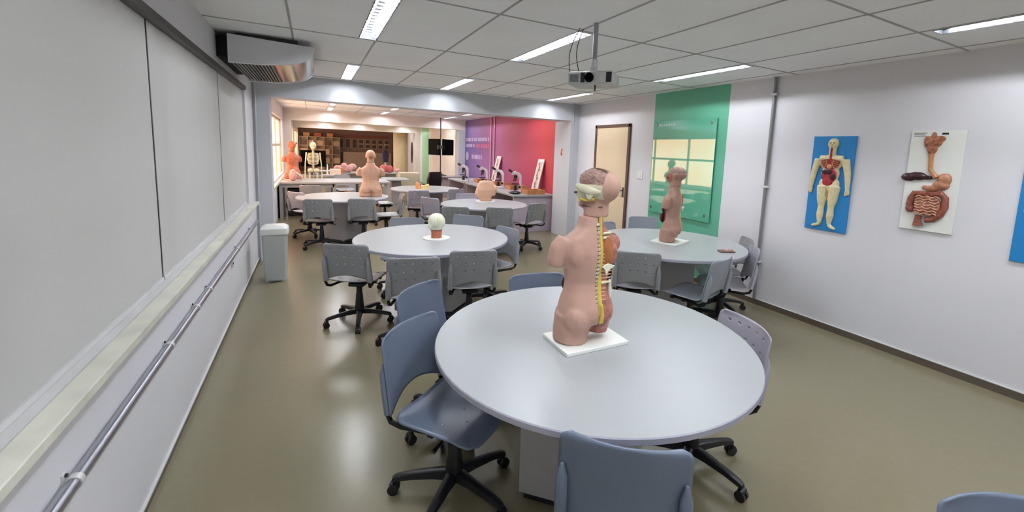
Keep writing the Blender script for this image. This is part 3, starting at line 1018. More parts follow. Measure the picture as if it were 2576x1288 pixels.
chair('holes', 3.874, 3.019, 54, 40, 'dark chair at the right end of the dark torso table', G3)
chair('light', 3.52, 2.70, 46, -40, 'pale chair edge seen by the right wall conduit', G3)
chair('cool', 3.876, 4.163, 156, 0, 'rounded grey chair back in front of the teal stripe', G3)
chair('cool', 3.10, 3.95, 172, 0, 'chair back just showing right of the big torso head', G3)
chair('holes', 0.092, 7.42, -9.9, 215, 'left grey chair with holes in front of the far left table', G4)
chair('holes', 0.698, 7.36, -9.9, 240, 'right grey chair with holes in front of the far left table', G4)
chair('holes', 1.1, 7.70, 88, 10, 'grey chair seen edge on at the right of the far left table', G4)
chair('light', -0.08, 8.42, -49, 0, 'lilac grey chair by the sunlit window at the far left table', G4)
chair('holes', 1.92, 6.17, -28, 0, 'grey chair left front of the pelvis model table', G4)
chair('holes', 2.533, 5.935, -31.5, 0, 'grey chair front centre of the pelvis model table', G4)
chair('holes', 3.16, 6.32, 14, -60, 'grey chair by the mural end of the pelvis model table', G4)
chair('light', 2.42, 7.38, 157, 0, 'chair behind the pelvis model at its table', G4)
chair('light', 1.808, 8.554, -6, 30, 'brownish grey chair in front of the skin block table', G4)
chair('light', 2.50, 8.74, 20, 30, 'brownish grey chair right of the skin block table', G4)
chair('light', 1.92, 7.25, -55, 10, 'light grey chair between the two back tables', G4)
chair('holes', 1.30, 9.3, -80, 10, 'grey chair left of the skin block table', G4)
chair('holes', 0.02, 9.75, -20, 10, 'grey chair tucked under the long white counter, left', G4)
chair('holes', 0.95, 9.85, 15, 10, 'grey chair tucked under the long white counter, middle', G4)
chair('holes', -0.36, 12.25, 165, 10, 'grey chair behind the long counter, left', G4)
chair('holes', 0.72, 12.4, 190, 10, 'grey chair behind the long counter, centre', G4)
chair('holes', 1.32, 12.5, 160, 10, 'grey chair behind the long counter, right', G4)
rv = MB()
# chrome studs added to mimic bright glints on the near left seat
for (x, y) in ((-0.12, -0.12), (0.02, -0.13), (-0.03, 0.03), (-0.1, 0.0), (0.12, 0.02), (0.05, 0.1)):
    z = seat_surface(x / 0.215, (y + 0.195) / 0.42)[2] + 0.004
    rv.ell((x, y, z), (0.006, 0.006, 0.003), 10, 6)
seat = [c_ for c_ in kids(near_left) if c_.name.startswith('seat') and 'mech' not in c_.name and 'brack' not in c_.name][0]
rv.build('glint_studs', M_chrome, seat, label='small chrome studs added as glints')

# ------------------------------------------------------------------ torso models
def head_mesh(voxel=0.006):
    """head, origin on the neck axis; z = height above the body's own zero"""
    m = MB()
    m.ell((0, -0.012, 0.738), (0.080, 0.100, 0.084), 20, 14)
    m.ell((0, 0.028, 0.705), (0.066, 0.066, 0.072))
    m.ell((0, 0.052, 0.660), (0.046, 0.044, 0.034))
    m.ell((0, 0.098, 0.700), (0.012, 0.018, 0.024))
    m.ell((0, 0.090, 0.672), (0.024, 0.014, 0.012))
    for s in (-1, 1):
        m.ell((s * 0.081, 0.0, 0.703), (0.008, 0.02, 0.03))
        m.ell((s * 0.03, 0.074, 0.732), (0.022, 0.018, 0.014))
    m.tube([(0, 0.0, 0.598), (0, 0.0, 0.68)], [0.058, 0.058], 20)
    return organic(m, voxel, 6)

def torso_mesh(voxel=0.007, whole=True):
    m = MB()
    R = [(0.10, .150, .100, -.005), (.135, .152, .108, -.012), (.17, .148, .105, -.012), (.21, .137, .095, -.008), (.25, .124, .086, -.004), (.29, .118, .082, 0.0),
         (.33, .122, .086, 0.0), (.38, .134, .092, 0.0), (.43, .145, .09, -.004), (.47, .148, .08, -.008), (.50, .130, .070, -.012), (.525, .098, .062, -.014), (.55, .072, .059, -.010),
         (.58, .061, .059, -.004), (.60, .059, .059, 0.0)]
    n = 32
    rings = []
    for z, hx, hy, cy in R:
        ring = []
        for k in range(n):
            a = 2 * PI * k / n
            c_, s_ = math.cos(a), math.sin(a)
            e = 0.85
            kx = 0.86 if (not whole and c_ > 0 and z < 0.48) else 1.0
            ring.append((kx * hx * math.copysign(abs(c_) ** e, c_), cy + hy * math.copysign(abs(s_) ** e, s_), z))
        rings.append(ring)
    m.loft(rings)
    for s in (-1, 1):
        w = whole or s < 0
        m.ell((s * (0.072 if w else 0.05), -0.06 if w else -0.045, 0.125), (0.075 if w else 0.055, 0.062, 0.075))
        m.ell((s * 0.075, -0.052, 0.425), (0.055, 0.035, 0.07))
        m.ell((s * 0.065, 0.06, 0.40), (0.062, 0.035, 0.055))
        if w:
            m.tube([(s * 0.13, -0.008, 0.492), (s * 0.158, -0.005, 0.45), (s * 0.168, 0.0, 0.40), (s * 0.170, 0.002, 0.365)], [0.040, 0.046, 0.045, 0.040], 16)
        else:
            m.ell((0.128, -0.005, 0.465), (0.034, 0.045, 0.05))
    m.tube([(-0.078, -0.01, 0.14), (-0.08, 0.0, 0.06), (-0.082, 0.0, 0.0)], [0.085, 0.086, 0.084], 20)
    if whole:
        m.tube([(0.078, -0.01, 0.14), (0.08, 0.0, 0.06), (0.08, 0.0, 0.0)], [0.085, 0.086, 0.084], 20)
    else:
        m.tube([(0.062, -0.01, 0.14), (0.062, 0.0, 0.06), (0.062, 0.0, 0.022)], [0.070, 0.064, 0.056], 20)
    me = organic(m, voxel, 7)
    for v in me.vertices:
        if v.co.z < 0.003:
            v.co.z = 0.0
    return me

def color_faces(me, fn):
    mi = [fn(p.center) for p in me.polygons]
    me.polygons.foreach_set('material_index', mi)

def torso_open(name, label, x, y, z, rz, skin, plate=(0.36, 0.25), prz=0.0, sc=1.0, head_rz=20, head_style='side'):
    t = thing(name, label, 'anatomical model', (x, y, z), math.radians(rz))
    p = MB().bb(-plate[0] / 2, plate[0] / 2, -plate[1] / 2, plate[1] / 2, 0, 0.018).build('base_board', M_plate, t, bevel=0.003)
    p.rotation_euler = (0, 0, math.radians(prz))
    me = torso_mesh(0.0065, whole=False)
    Z0 = 0.018
    me.update()
    def region(c):
        x_, y_, z_ = c
        if y_ < 0.012 and x_ > 0.004 and z_ > 0.015:
            return 1
        if y_ > 0.02 and abs(x_) < 0.125 and 0.12 < z_ < 0.47:
            return 2
        return 0
    nrm = [v.normal.copy() for v in me.vertices]
    for i, v in enumerate(me.vertices):
        r = region(v.co)
        if r == 1:
            v.co -= nrm[i] * 0.010
        elif r == 2:
            v.co -= nrm[i] * 0.012
    me.update()
    color_faces(me, region)
    b = obj_from(me, 'torso_body', [skin, M_musc, M_cav], t)
    b.location = (0, 0, Z0)
    # loose organs bulging from the open front
    fo = MB()
    fo.ell((0.0, 0.075, 0.36 + Z0), (0.085, 0.03, 0.08), 18, 10)
    fo.ell((-0.02, 0.08, 0.25 + Z0), (0.085, 0.032, 0.06), 18, 10)
    fo.build('front_organs', M_cav, t)
    def P(x_, y_, z_):
        return (x_, y_, z_ + Z0)
    def backy(z_):
        tab = [(0.08, -.10), (0.125, -.098), (.17, -.102), (.21, -.097), (.25, -.084), (.29, -.077), (.33, -.081), (.38, -.087), (.43, -.088), (.47, -.082), (.50, -.076), (.525, -.070), (.55, -.066), (.60, -.062), (.66, -.058)]
        for (z0, y0), (z1, y1) in zip(tab, tab[1:]):
            if z_ <= z1:
                return y0 + (y1 - y0) * (z_ - z0) / (z1 - z0)
        return tab[-1][1]
    pts = [P(0.016, backy(z_) + 0.004, z_) for z_ in [0.13 + 0.02 * k for k in range(25)]]
    MB().tube(pts, [0.013 if p_[2] < 0.34 else 0.009 for p_ in pts], 10).build('spinal_cord', M_yel, t)
    vt = MB()
    for k in range(23):
        z_ = 0.16 + k * 0.0185
        vt.box(P(0.002, backy(z_) + 0.004, z_), (0.014, 0.018, 0.011))
    vt.build('vertebrae', mat('vertebra grey green', '#c9ceb8', 0.5, var=0.3, scale=90), t)
    vd = MB()
    for k in range(22):
        z_ = 0.169 + k * 0.0185
        vd.ell(P(-0.002, backy(z_) - 0.003, z_), (0.004, 0.005, 0.0035), 8, 6)
    vd.build('nerve_openings', mat('dark olive', '#4c4a30', 0.6), t)
    rbm = MB()
    for k in range(19):
        z_ = 0.20 + k * 0.0165
        x1 = 0.072 if z_ < 0.3 else 0.088
        yb = backy(z_)
        rbm.tube([P(0.026, yb + 0.008, z_), P(0.05, yb + 0.012, z_ - 0.002), P(x1, yb + 0.028, z_ - 0.006)], [0.004, 0.0035, 0.003], 6)
    rbm.build('ribs', mat('rib tan pink', '#cf9d7c', 0.5, var=0.1), t)
    pan = MB()
    pan.ell(P(0.055, -0.070, 0.44), (0.03, 0.016, 0.075), 14, 8)
    pan.build('deep_muscle', M_brown, t)
    sc_ = MB()
    sc_.prism([(0.018, 0.375), (0.033, 0.36), (0.043, 0.33), (0.050, 0.355), (0.083, 0.378), (0.05, 0.39)], 'y', -0.100, -0.090)
    sc_.v = [(q[0], q[1], q[2] + Z0) for q in sc_.v]
    sc_.build('shoulder_blade_piece', mat('plate ivory', '#e2dfcb', 0.5), t, bevel=0.002)
    for zz, w in ((0.525, 0.045), (0.505, 0.035), (0.293, 0.055)):
        MB().tube([P(0.027, backy(zz) - 0.001, zz), P(0.027 + w, backy(zz) + 0.014, zz)], 0.006, 8).build('white_process', M_bone, t)
    MB().ell(P(0.03, -0.088, 0.15), (0.024, 0.014, 0.052), 14, 8).build('sacrum', M_bone, t)
    MB().tube([P(0.020, -0.104, 0.2), P(0.026, -0.104, 0.15), P(0.024, -0.098, 0.115)], [0.01, 0.012, 0.015], 10).build('nerve_tail', M_yel, t)
    MB().tube([P(0.085, -0.052, 0.30), P(0.088, -0.052, 0.25), P(0.085, -0.058, 0.19)], [0.006, 0.012, 0.004], 8).build('white_tendon', mat('tendon white', '#d6d2c6', 0.5), t)
    # head on its own pivot
    hm = head_mesh()
    hm.update()
    hn = [v.normal.copy() for v in hm.vertices]
    if head_style == 'side':
        def hr(c):
            x_, y_, z_ = c
            if z_ < 0.648:
                return 0
            if y_ > 0.066 + 0.4 * max(0, z_ - 0.75):
                return 1
            if x_ < -0.010 and y_ > -0.058:
                if z_ > 0.748:
                    return 2
                if z_ > 0.684:
                    return 1
            return 0
    else:
        def hr(c):
            x_, y_, z_ = c
            if z_ > 0.735:
                return 2
            if y_ > 0.03 and z_ > 0.65:
                return 3
            return 0
    for i, v in enumerate(hm.vertices):
        if hr(v.co) == 2:
            v.co -= hn[i] * 0.007
    hm.update()
    color_faces(hm, hr)
    h = obj_from(hm, 'head', [skin, M_bone, M_brain, M_musc], t)
    h.location = (0.016, -0.010, Z0)
    h.rotation_euler = (0, 0, math.radians(head_rz))
    if head_style == 'side':
        br = MB()
        br.ell((-0.026, 0.004, 0.765), (0.049, 0.074, 0.052), 24, 16)
        brm = organic(br, 0.005, 2)
        from mathutils import noise
        for v in brm.vertices:
            n_ = noise.noise(v.co * 70) + 0.5 * noise.noise(v.co * 130)
            v.co += (v.co - Vector((-0.02, 0, 0.75))).normalized() * (0.0035 * n_)
        obj_from(brm, 'brain', [M_brain], h)
        sk = MB()
        sk.tube([(-0.040, 0.085, 0.735), (-0.066, 0.045, 0.728), (-0.077, -0.005, 0.718), (-0.070, -0.052, 0.716)], [0.010, 0.016, 0.018, 0.006], 10, flat=1.3)
        sk.build('skull_band', M_bone, h)
        MB().tube([(-0.050, 0.062, 0.676), (-0.068, 0.02, 0.674), (-0.072, -0.025, 0.684)], 0.006, 8).build('yellow_layer', M_yel, h)
        MB().ell((-0.034, 0.094, 0.704), (0.012, 0.008, 0.006), 10, 6).build('eye_socket', mat('dark red brown', '#4b2320', 0.5), h)
        pts = [(-0.020, -0.004 - 0.088 * math.cos(math.radians(k * 12.5)), 0.742 + 0.078 * math.sin(math.radians(k * 12.5))) for k in range(14)]
        MB().tube(pts, 0.004, 6).build('skull_rim', mat('rim olive', '#7c6a4c', 0.5), h)
        MB().tube([(-0.05, 0.05, 0.648), (-0.055, 0.0, 0.644), (-0.04, -0.05, 0.648)], 0.003, 6).build('jaw_seam', mat('seam dark', '#4a3128', 0.5), h)
    else:
        MB().ell((-0.03, 0.075, 0.69), (0.02, 0.016, 0.02), 10, 6).build('eye_socket', M_cav, h)
    t.scale = (sc, sc, sc)
    return t

big = torso_open('torso_model', 'large anatomical torso with yellow spine on the nearest table', 1.135, 1.60, 0.75, -9, M_skin, (0.345, 0.235), 8, 0.99, head_rz=38)
t2 = torso_open('torso_model', 'dark skinned anatomical torso on the table before the teal glass board', 3.28, 3.19, 0.75, 20, M_skin2, (0.36, 0.30), 0, 0.955, head_rz=10, head_style='top')

# plain torso seen from behind
t3 = thing('torso_model', 'peach torso model with plain back on the far left table', 'anatomical model', (0.87, 7.85, 0.75), math.radians(-8))
b3_ = obj_from(torso_mesh(0.009), 'torso_body', [M_skin3], t3)
b3_.scale = (1.12, 1.05, 0.975)
h3_ = obj_from(head_mesh(0.009), 'head', [M_skin3], t3)
h3_.scale = (0.98, 1.0, 0.975)
MB().tube([(0, -0.098, 0.2), (0, -0.085, 0.3), (0, -0.095, 0.42), (0, -0.085, 0.5)], 0.004, 6).build('spine_ridge', mat('ridge tan', '#c1927a', 0.5), t3)
MB().ell((0, -0.087, 0.68), (0.028, 0.02, 0.03)).build('neck_opening', mat('neck brown', '#a97a5c', 0.5), t3)

# ivory head on plate
hd_ = thing('head_model', 'ivory smooth head model on red neck on the middle table', 'anatomical model', (1.055, 4.10, 0.75), math.radians(20))
MB().lathe([(0.13, 0), (0.13, 0.01)], n=32).build('base_plate', M_plate, hd_)
MB().lathe([(0.052, 0.01), (0.05, 0.05), (0.054, 0.085)], n=24).build('neck', mat('neck red brown', '#b0644a', 0.5, var=0.2, scale=30), hd_)
hm_ = MB()
hm_.ell((0, 0, 0.165), (0.083, 0.09, 0.09))
hm_.ell((0.0, 0.03, 0.115), (0.06, 0.06, 0.05))
hm_.ell((0.0, 0.09, 0.135), (0.012, 0.016, 0.02))
hm_.ell((0.083, 0, 0.13), (0.01, 0.02, 0.026))
hm_.ell((-0.083, 0, 0.13), (0.01, 0.02, 0.026))
obj_from(organic(hm_, 0.006, 6), 'skull', [M_egg], hd_)
MB().ell((-0.02, -0.055, 0.175), (0.03, 0.035, 0.05)).build('yellow_patch', mat('pale yellow', '#d9d8b4', 0.45), hd_)

# pelvis section
pv = thing('pelvis_model', 'peach pelvis section model on a white plate', 'anatomical model', (2.594, 6.80, 0.75), math.radians(-15))
MB().lathe([(0.17, 0), (0.17, 0.01)], n=32).build('base_plate', M_plate, pv)
pm = MB()
pm.loft([[(hx * math.cos(2 * PI * k / 24), hy * math.sin(2 * PI * k / 24), z) for k in range(24)] for z, hx, hy in [(0.01, .10, .08), (.06, .12, .09), (.12, .165, .11), (.2, .175, .115), (.27, .15, .10), (.33, .125, .09), (.355, .10, .08)]])
pm.ell((-0.14, 0, 0.13), (0.05, 0.07, 0.07))
pm.ell((0.15, 0, 0.22), (0.045, 0.07, 0.07))
obj_from(organic(pm, 0.009, 6), 'pelvis_body', [M_skin3], pv)
MB().ell((0.11, -0.06, 0.08), (0.03, 0.03, 0.03)).build('joint_opening', M_cav, pv)

# small relief plate on the right table
rp = thing('relief_plate', 'small brown and pink anatomical slab near the right edge of the torso table', 'anatomical model', (3.49, 2.66, 0.75), math.radians(-28))
MB().bb(-0.075, 0.075, -0.04, 0.04, 0, 0.014).build('slab', mat('slab brown', '#6b5149', 0.4), rp, bevel=0.008)
q = MB()
for (x, y, r) in ((-0.04, 0.005, 0.02), (-0.005, -0.008, 0.022), (0.03, 0.006, 0.02), (0.05, -0.01, 0.012)):
    q.ell((x, y, 0.016), (r, r * 0.9, 0.012), 12, 8)
q.build('organ_relief', mat('organ pink', '#b98c8a', 0.4, var=0.25, scale=60), rp)

# skin block model
sb = thing('skin_block_model', 'orange and yellow skin block model on the far small table', 'anatomical model', (2.0, 8.95, 0.75), math.radians(-10))
MB().bb(-0.15, 0.15, -0.09, 0.09, 0, 0.012).build('base_board', M_plate, sb, bevel=0.002)
MB().prism([(-0.14, 0.012), (-0.04, 0.012), (-0.05, 0.13), (-0.13, 0.145)], 'y', -0.07, 0.07).build('orange_block', mat('block orange', '#e39a6a', 0.5, var=0.1, scale=20), sb, bevel=0.006)
MB().prism([(-0.035, 0.012), (0.14, 0.012), (0.13, 0.115), (0.04, 0.085), (-0.03, 0.1)], 'y', -0.07, 0.07).build('yellow_block', mat('block yellow', '#dfc98a', 0.5, var=0.12, scale=20), sb, bevel=0.006)

# ------------------------------------------------------------------ long counter and lab benches
lc = thing('lab_counter', 'long white counter crossing the back room behind the far left table', 'counter', (0.25, 11.0, 0))
MB().bb(-0.93, 1.35, -0.55, 0.6, 0.735, 0.775).build('worktop', M_white, lc, bevel=0.004)
MB().bb(-0.90, -0.84, -0.52, 0.57, 0, 0.735).build('side_panel', M_white, lc, smooth=False)
for x in (-0.45, 0.15, 0.7, 1.25):
    l_ = MB().bb(x - 0.03, x + 0.03, -0.5, -0.44, 0, 0.735).bb(x - 0.03, x + 0.03, 0.45, 0.51, 0, 0.735)
    l_.build('leg_frame', M_white, lc, smooth=False)
MB().bb(-0.84, 0.15, -0.5, -0.47, 0.66, 0.735).build('front_rail', M_white, lc, smooth=False)

def bench(y0, y1, label):
    t = thing('lab_bench', label, 'bench', (3.93, (y0 + y1) / 2, 0), 0, 'lab benches along the mural')
    L = (y1 - y0) / 2
    MB().bb(-0.47, 0.47, -L, L, 0.72, 0.755).build('worktop', M_white, t, bevel=0.003)
    for s in (-1, 1):
        MB().bb(-0.45, 0.45, s * (L - 0.06) - 0.015, s * (L - 0.06) + 0.015, 0, 0.72).build('side_panel', mat('lilac laminate', '#b3a6b4', 0.5), t, smooth=False)
    MB().bb(0.30, 0.33, -L + 0.075, L - 0.075, 0.2, 0.72).build('back_panel', M_ped, t, smooth=False)
    return t
bench(7.55, 9.05, 'white lab bench nearest the right pillar along the mural')
bench(9.12, 10.62, 'middle white lab bench along the mural')
bench(10.69, 12.2, 'farthest white lab bench along the purple mural')

def microscope(x, y, rz, label, src=[None]):
    if src[0] is None:
        t = thing('microscope', label, 'microscope', group='microscopes along the mural')
        wm = mat('microscope white', '#cfc8cf', 0.35)
        MB().bb(-0.10, 0.10, -0.07, 0.07, 0, 0.035).build('base', wm, t, bevel=0.01)
        am = MB().prism([(-0.10, 0.03), (-0.04, 0.03), (-0.045, 0.26), (0.0, 0.33), (0.05, 0.345), (0.05, 0.385), (-0.04, 0.37), (-0.09, 0.31)], 'y', -0.035, 0.035)
        am.build('arm', wm, t, bevel=0.008)
        MB().bb(-0.04, 0.09, -0.07, 0.07, 0.15, 0.165).build('stage', M_black, t, smooth=False)
        hdm = MB().box((0.06, 0, 0.36), (0.09, 0.06, 0.06), ry=0.3)
        hdm.build('viewing_head', wm, t, bevel=0.008)
        for s in (-1, 1):
            MB().tube([(0.09, s * 0.03, 0.375), (0.16, s * 0.032, 0.42)], [0.018, 0.021], 12).build('eyepiece', M_black, t)
        ob = MB().tube([(0.03, 0, 0.32), (0.03, 0, 0.27)], 0.035, 14)
        for k in range(3):
            a = k * 2.1
            ob.tube([(0.03 + 0.018 * math.cos(a), 0.018 * math.sin(a), 0.28), (0.035 + 0.025 * math.cos(a), 0.025 * math.sin(a), 0.2 + 0.01 * k)], 0.011, 10)
        ob.build('objective_turret', M_black, t)
        MB().tube([(-0.06, -0.06, 0.1), (-0.06, 0.06, 0.1)], 0.022, 14).build('focus_knob', M_black, t)
        MB().tube([(0.03, 0, 0.035), (0.03, 0, 0.13)], [0.035, 0.028], 14).build('condenser', M_black, t)
        src[0] = t
    else:
        t = copy_tree(src[0])
    t.location = (x, y, 0.755)
    t.scale = (1.12, 1.12, 1.12)
    t.rotation_euler = (0, 0, math.radians(rz))
    tag(t, label, 'microscope', 'microscopes along the mural')
microscope(3.80, 8.15, 150, 'white microscope nearest the leaning board by the pillar')
microscope(3.80, 9.10, 150, 'second white microscope from the near end, right of the pelvis model')
microscope(3.75, 10.0, 150, 'third white microscope from the near end of the bench')
microscope(3.56, 10.95, 150, 'farthest white microscope, at the purple end of the bench')
for i, (x, y, lb) in enumerate([(4.0, 7.78, 'orange wooden tray under the nearer leaning board'), (4.05, 8.72, 'orange wooden tray between the two nearest microscopes'), (4.05, 9.65, 'orange wooden tray between the middle microscopes'), (3.95, 10.6, 'orange wooden tray beside the farthest microscope')]):
    t = thing('wooden_tray', lb, 'tray', (x, y, 0.755), 0, 'wooden trays on the benches')
    MB().bb(-0.2, 0.2, -0.16, 0.16, 0, 0.01).build('tray_base', M_wood, t, smooth=False)
    s = MB().bb(-0.2, 0.2, -0.16, -0.145, 0.01, 0.09).bb(-0.2, 0.2, 0.145, 0.16, 0.01, 0.09).bb(-0.2, -0.185, -0.145, 0.145, 0.01, 0.09).bb(0.185, 0.2, -0.145, 0.145, 0.01, 0.09)
    s.build('tray_wall', M_wood, t, smooth=False)
o = MB().ell((0, 0, 0.03), (0.12, 0.16, 0.03), 16, 8).build('black_cloth', M_black)
o.location = (3.62, 7.85, 0.755)
tag(o, 'crumpled black cloth on the near lab bench', 'cloth')
# leaning display boards
for i, (y, lb, L, x0) in enumerate([(8.30, 'tall white framed display board leaning on the red mural', 0.8, 4.16), (10.6, 'tall white framed display board leaning on the purple mural', 0.82, 4.22)]):
    t = thing('display_board', lb, 'board', (x0, y, 0.766), 0, 'leaning display boards')
    if i == 0:
        t.location = (4.235, 7.98 + 0.22, 0.766)
    rxy = math.atan2(XR - 0.006 - t.location.x - 0.02, 0.72)
    t.rotation_euler = (0, rxy, math.radians(0))
    MB().bb(0.0, 0.02, -0.14, 0.14, 0, 0.72).build('frame_board', mat('pinkish white board', '#e8d8d6', 0.5), t, smooth=False, bevel=0.002)
    MB().bb(-0.004, 0.0, -0.09, 0.09, 0.06, 0.66).build('picture_field', mat('beige field', '#c9b9a6', 0.5, var=0.15, scale=14), t, smooth=False)
    fg = MB()
    for k in range(9):
        z = 0.1 + k * 0.063
        fg.ell((-0.006, 0.02 * math.sin(k * 1.7), z), (0.006, 0.025 + 0.012 * math.sin(k * 2.3), 0.035), 10, 6)
    fg.build('dark_figure', mat('figure brown', '#6e4f4a', 0.5, var=0.3, scale=30), t)

o = thing('wall_socket', 'small round wall fitting low on the left wall near the bin', 'socket', (XL, 4.72, 0.50))
MB().tube([(0, 0, 0), (0.012, 0, 0)], 0.035, 16).build('cover_plate', M_alu, o)
MB().tube([(0.012, 0, 0), (0.016, 0, 0)], 0.012, 10).build('socket_hole', M_black, o)
o = thing('wooden_stand', 'folded pale wooden stand leaning under the long white counter', 'stand', (0.95, 10.35, 0))
MB().box((0, 0, 0.4), (0.05, 0.03, 0.78), ry=-1.05).build('wooden_bar', M_wood, o, smooth=False)
MB().box((0.02, 0.04, 0.2), (0.04, 0.03, 0.4), ry=0.1).build('wooden_leg', M_wood, o, smooth=False)
o = MB().bb(-0.22, 0.22, -0.3, 0.3, 0, 0.62).build('dark_filler', M_black, bevel=0.02)  # black box added to stand for the shadowy space under the counter
o.location = (-0.30, 11.1, 0)
tag(o, 'black box added for the dark space under the left end of the long counter', 'case')

# ------------------------------------------------------------------ monitors
def tv_pair(x, y, zc, label, a1, a2, w=0.9, h=0.53, pole_top=2.53, pole_bot=0.755):
    t = thing('monitor_stand', label, 'monitor', (x, y, pole_bot))
    Z = zc - pole_bot
    MB().tube([(0, 0, 0.02), (0, 0, pole_top - pole_bot)], 0.018, 10).build('pole', mat('pole dark', '#4c4a4a', 0.4, 0.4), t)
    MB().lathe([(0.2, 0), (0.2, 0.012), (0.04, 0.06), (0.02, 0.12)], n=20).build('pole_foot', M_black, t)
    for s, an in ((-1, a1), (1, a2)):
        M = Euler((0, 0, math.radians(an))).to_matrix()
        c_ = Vector((s * 0.05, -0.06, Z)) + M @ Vector((s * w / 2, 0, 0))
        bz = MB().box(c_, (w, 0.05, h), rz=math.radians(an))
        b = bz.build('screen_housing', M_scr, t, bevel=0.006)
        MB().box(c_ + M @ Vector((0, -0.026, 0)), (w - 0.04, 0.004, h - 0.05), rz=math.radians(an)).build('screen', M_scr, b, smooth=False)
        MB().box((s * 0.05, -0.03, Z), (0.1, 0.06, 0.12)).build('arm_bracket', M_dark, t, smooth=False)
    return t
tv_pair(3.50, 13.2, 1.64, 'pair of black monitors on a ceiling pole right of the far door', -72, 42, w=0.60, h=0.50)
tv_pair(0.0, 13.3, 1.20, 'pair of black monitors behind the hanging skeleton', 20, -20, w=0.27, h=0.44, pole_top=1.5, pole_bot=0.755)
o = thing('monitor_desk', 'small dark topped desk under the pair of black monitors', 'desk', (3.6, 13.0, 0))
MB().bb(-0.45, 0.45, -0.3, 0.3, 0.715, 0.755).build('worktop', mat('grey lilac top', '#9a8f95', 0.5), o, smooth=False)
MB().bb(-0.42, 0.42, -0.22, -0.2, 0.1, 0.715).build('front_panel', mat('grey lilac panel', '#a59895', 0.5), o, smooth=False)
for s in (-1, 1):
    MB().bb(s * 0.42 - 0.015, s * 0.42 + 0.015, -0.28, 0.28, 0, 0.715).build('side_panel', M_ped, o, smooth=False)
o = thing('monitor_desk', 'small white desk carrying the left pair of black monitors', 'desk', (0.1, 13.25, 0))
MB().bb(-0.5, 0.75, -0.25, 0.25, 0.715, 0.755).build('worktop', M_white, o, smooth=False)
for s in (-0.45, 0.7):
    MB().bb(s - 0.02, s + 0.02, -0.23, 0.23, 0, 0.715).build('side_panel', M_white, o, smooth=False)

# dark office chair and cases beyond the skin block table
oc = thing('office_chair', 'black padded office chair beyond the skin block table', 'chair', (2.65, 11.2, 0), math.radians(30))
MB().loft([rrect(0.46, 0.08, 0.55, 0.03, cy=-0.2), rrect(0.48, 0.09, 0.8, 0.03, cy=-0.23), rrect(0.40, 0.07, 1.0, 0.03, cy=-0.26)]).build('backrest', M_black, oc)
MB().loft([rrect(0.46, 0.44, 0.43, 0.08), rrect(0.5, 0.48, 0.48, 0.1), rrect(0.44, 0.42, 0.52, 0.1)]).build('seat', M_black, oc)
MB().tube([(0, 0, 0.08), (0, 0, 0.44)], 0.03, 12).build('gas_lift', M_black, oc)
for k in range(5):
    a = k * 2 * PI / 5
    L = MB().tube([(0.02 * math.cos(a), 0.02 * math.sin(a), 0.1), (0.28 * math.cos(a), 0.28 * math.sin(a), 0.07)], 0.018, 8).build('base_leg', M_black, oc)
    MB().ell((0.28 * math.cos(a), 0.28 * math.sin(a), 0.027), (0.027, 0.027, 0.027), 10, 6).build('castor', M_black, L)
for s in (-1, 1):
    MB().tube([(s * 0.25, 0.08, 0.45), (s * 0.28, 0.08, 0.66), (s * 0.28, -0.15, 0.68)], 0.016, 8).build('armrest', M_black, oc)

cb = thing('side_cabinet', 'cream box cabinet at the foot of the round column', 'cabinet', (2.45, 12.9, 0))
MB().bb(-0.25, 0.3, -0.22, 0.22, 0, 0.86).build('body', mat('cream cabinet', '#c9c2aa', 0.5), cb, smooth=False, bevel=0.004)
MB().bb(-0.23, 0.28, -0.228, -0.22, 0.04, 0.82).build('door', mat('cream cabinet door', '#bfb79c', 0.5), cb, smooth=False)

# ------------------------------------------------------------------ models in the back room
# muscular figures on the counter
def figure(x, y, z, h, m, label, rz=0):
    t = thing('muscle_figure', label, 'anatomical model', (x, y, z), math.radians(rz))
    k = h / 0.82
    me = torso_mesh(0.011)
    b = obj_from(me, 'torso_body', [m], t)
    b.scale = (k, k, k)
    h = obj_from(head_mesh(0.011), 'head', [m], t)
    h.scale = (k, k, k)
    MB().bb(-0.16 * k, 0.16 * k, -0.12 * k, 0.12 * k, -0.012, 0.0).build('base_board', M_plate, t, smooth=False)
    return t
figure(-0.43, 11.3, 0.79, 0.86, M_orange, 'orange muscle torso standing on the counter by the sunlit window', 30)
o = thing('leg_model', 'pink and cream leg muscle model lying on the counter by the window', 'anatomical model', (-0.34, 10.85, 0.775), math.radians(35))
lm = MB().tube([(-0.1, 0, 0.24), (-0.03, 0, 0.15), (0.05, 0, 0.08), (0.13, 0, 0.045)], [0.05, 0.07, 0.055, 0.035], 14)
lm.ell((-0.08, 0, 0.11), (0.08, 0.08, 0.11))
obj_from(organic(lm, 0.01, 4), 'muscle', [M_pink], o)
MB().tube([(-0.05, -0.06, 0.2), (0.1, -0.05, 0.09)], 0.02, 8).build('bone', M_bone, o)

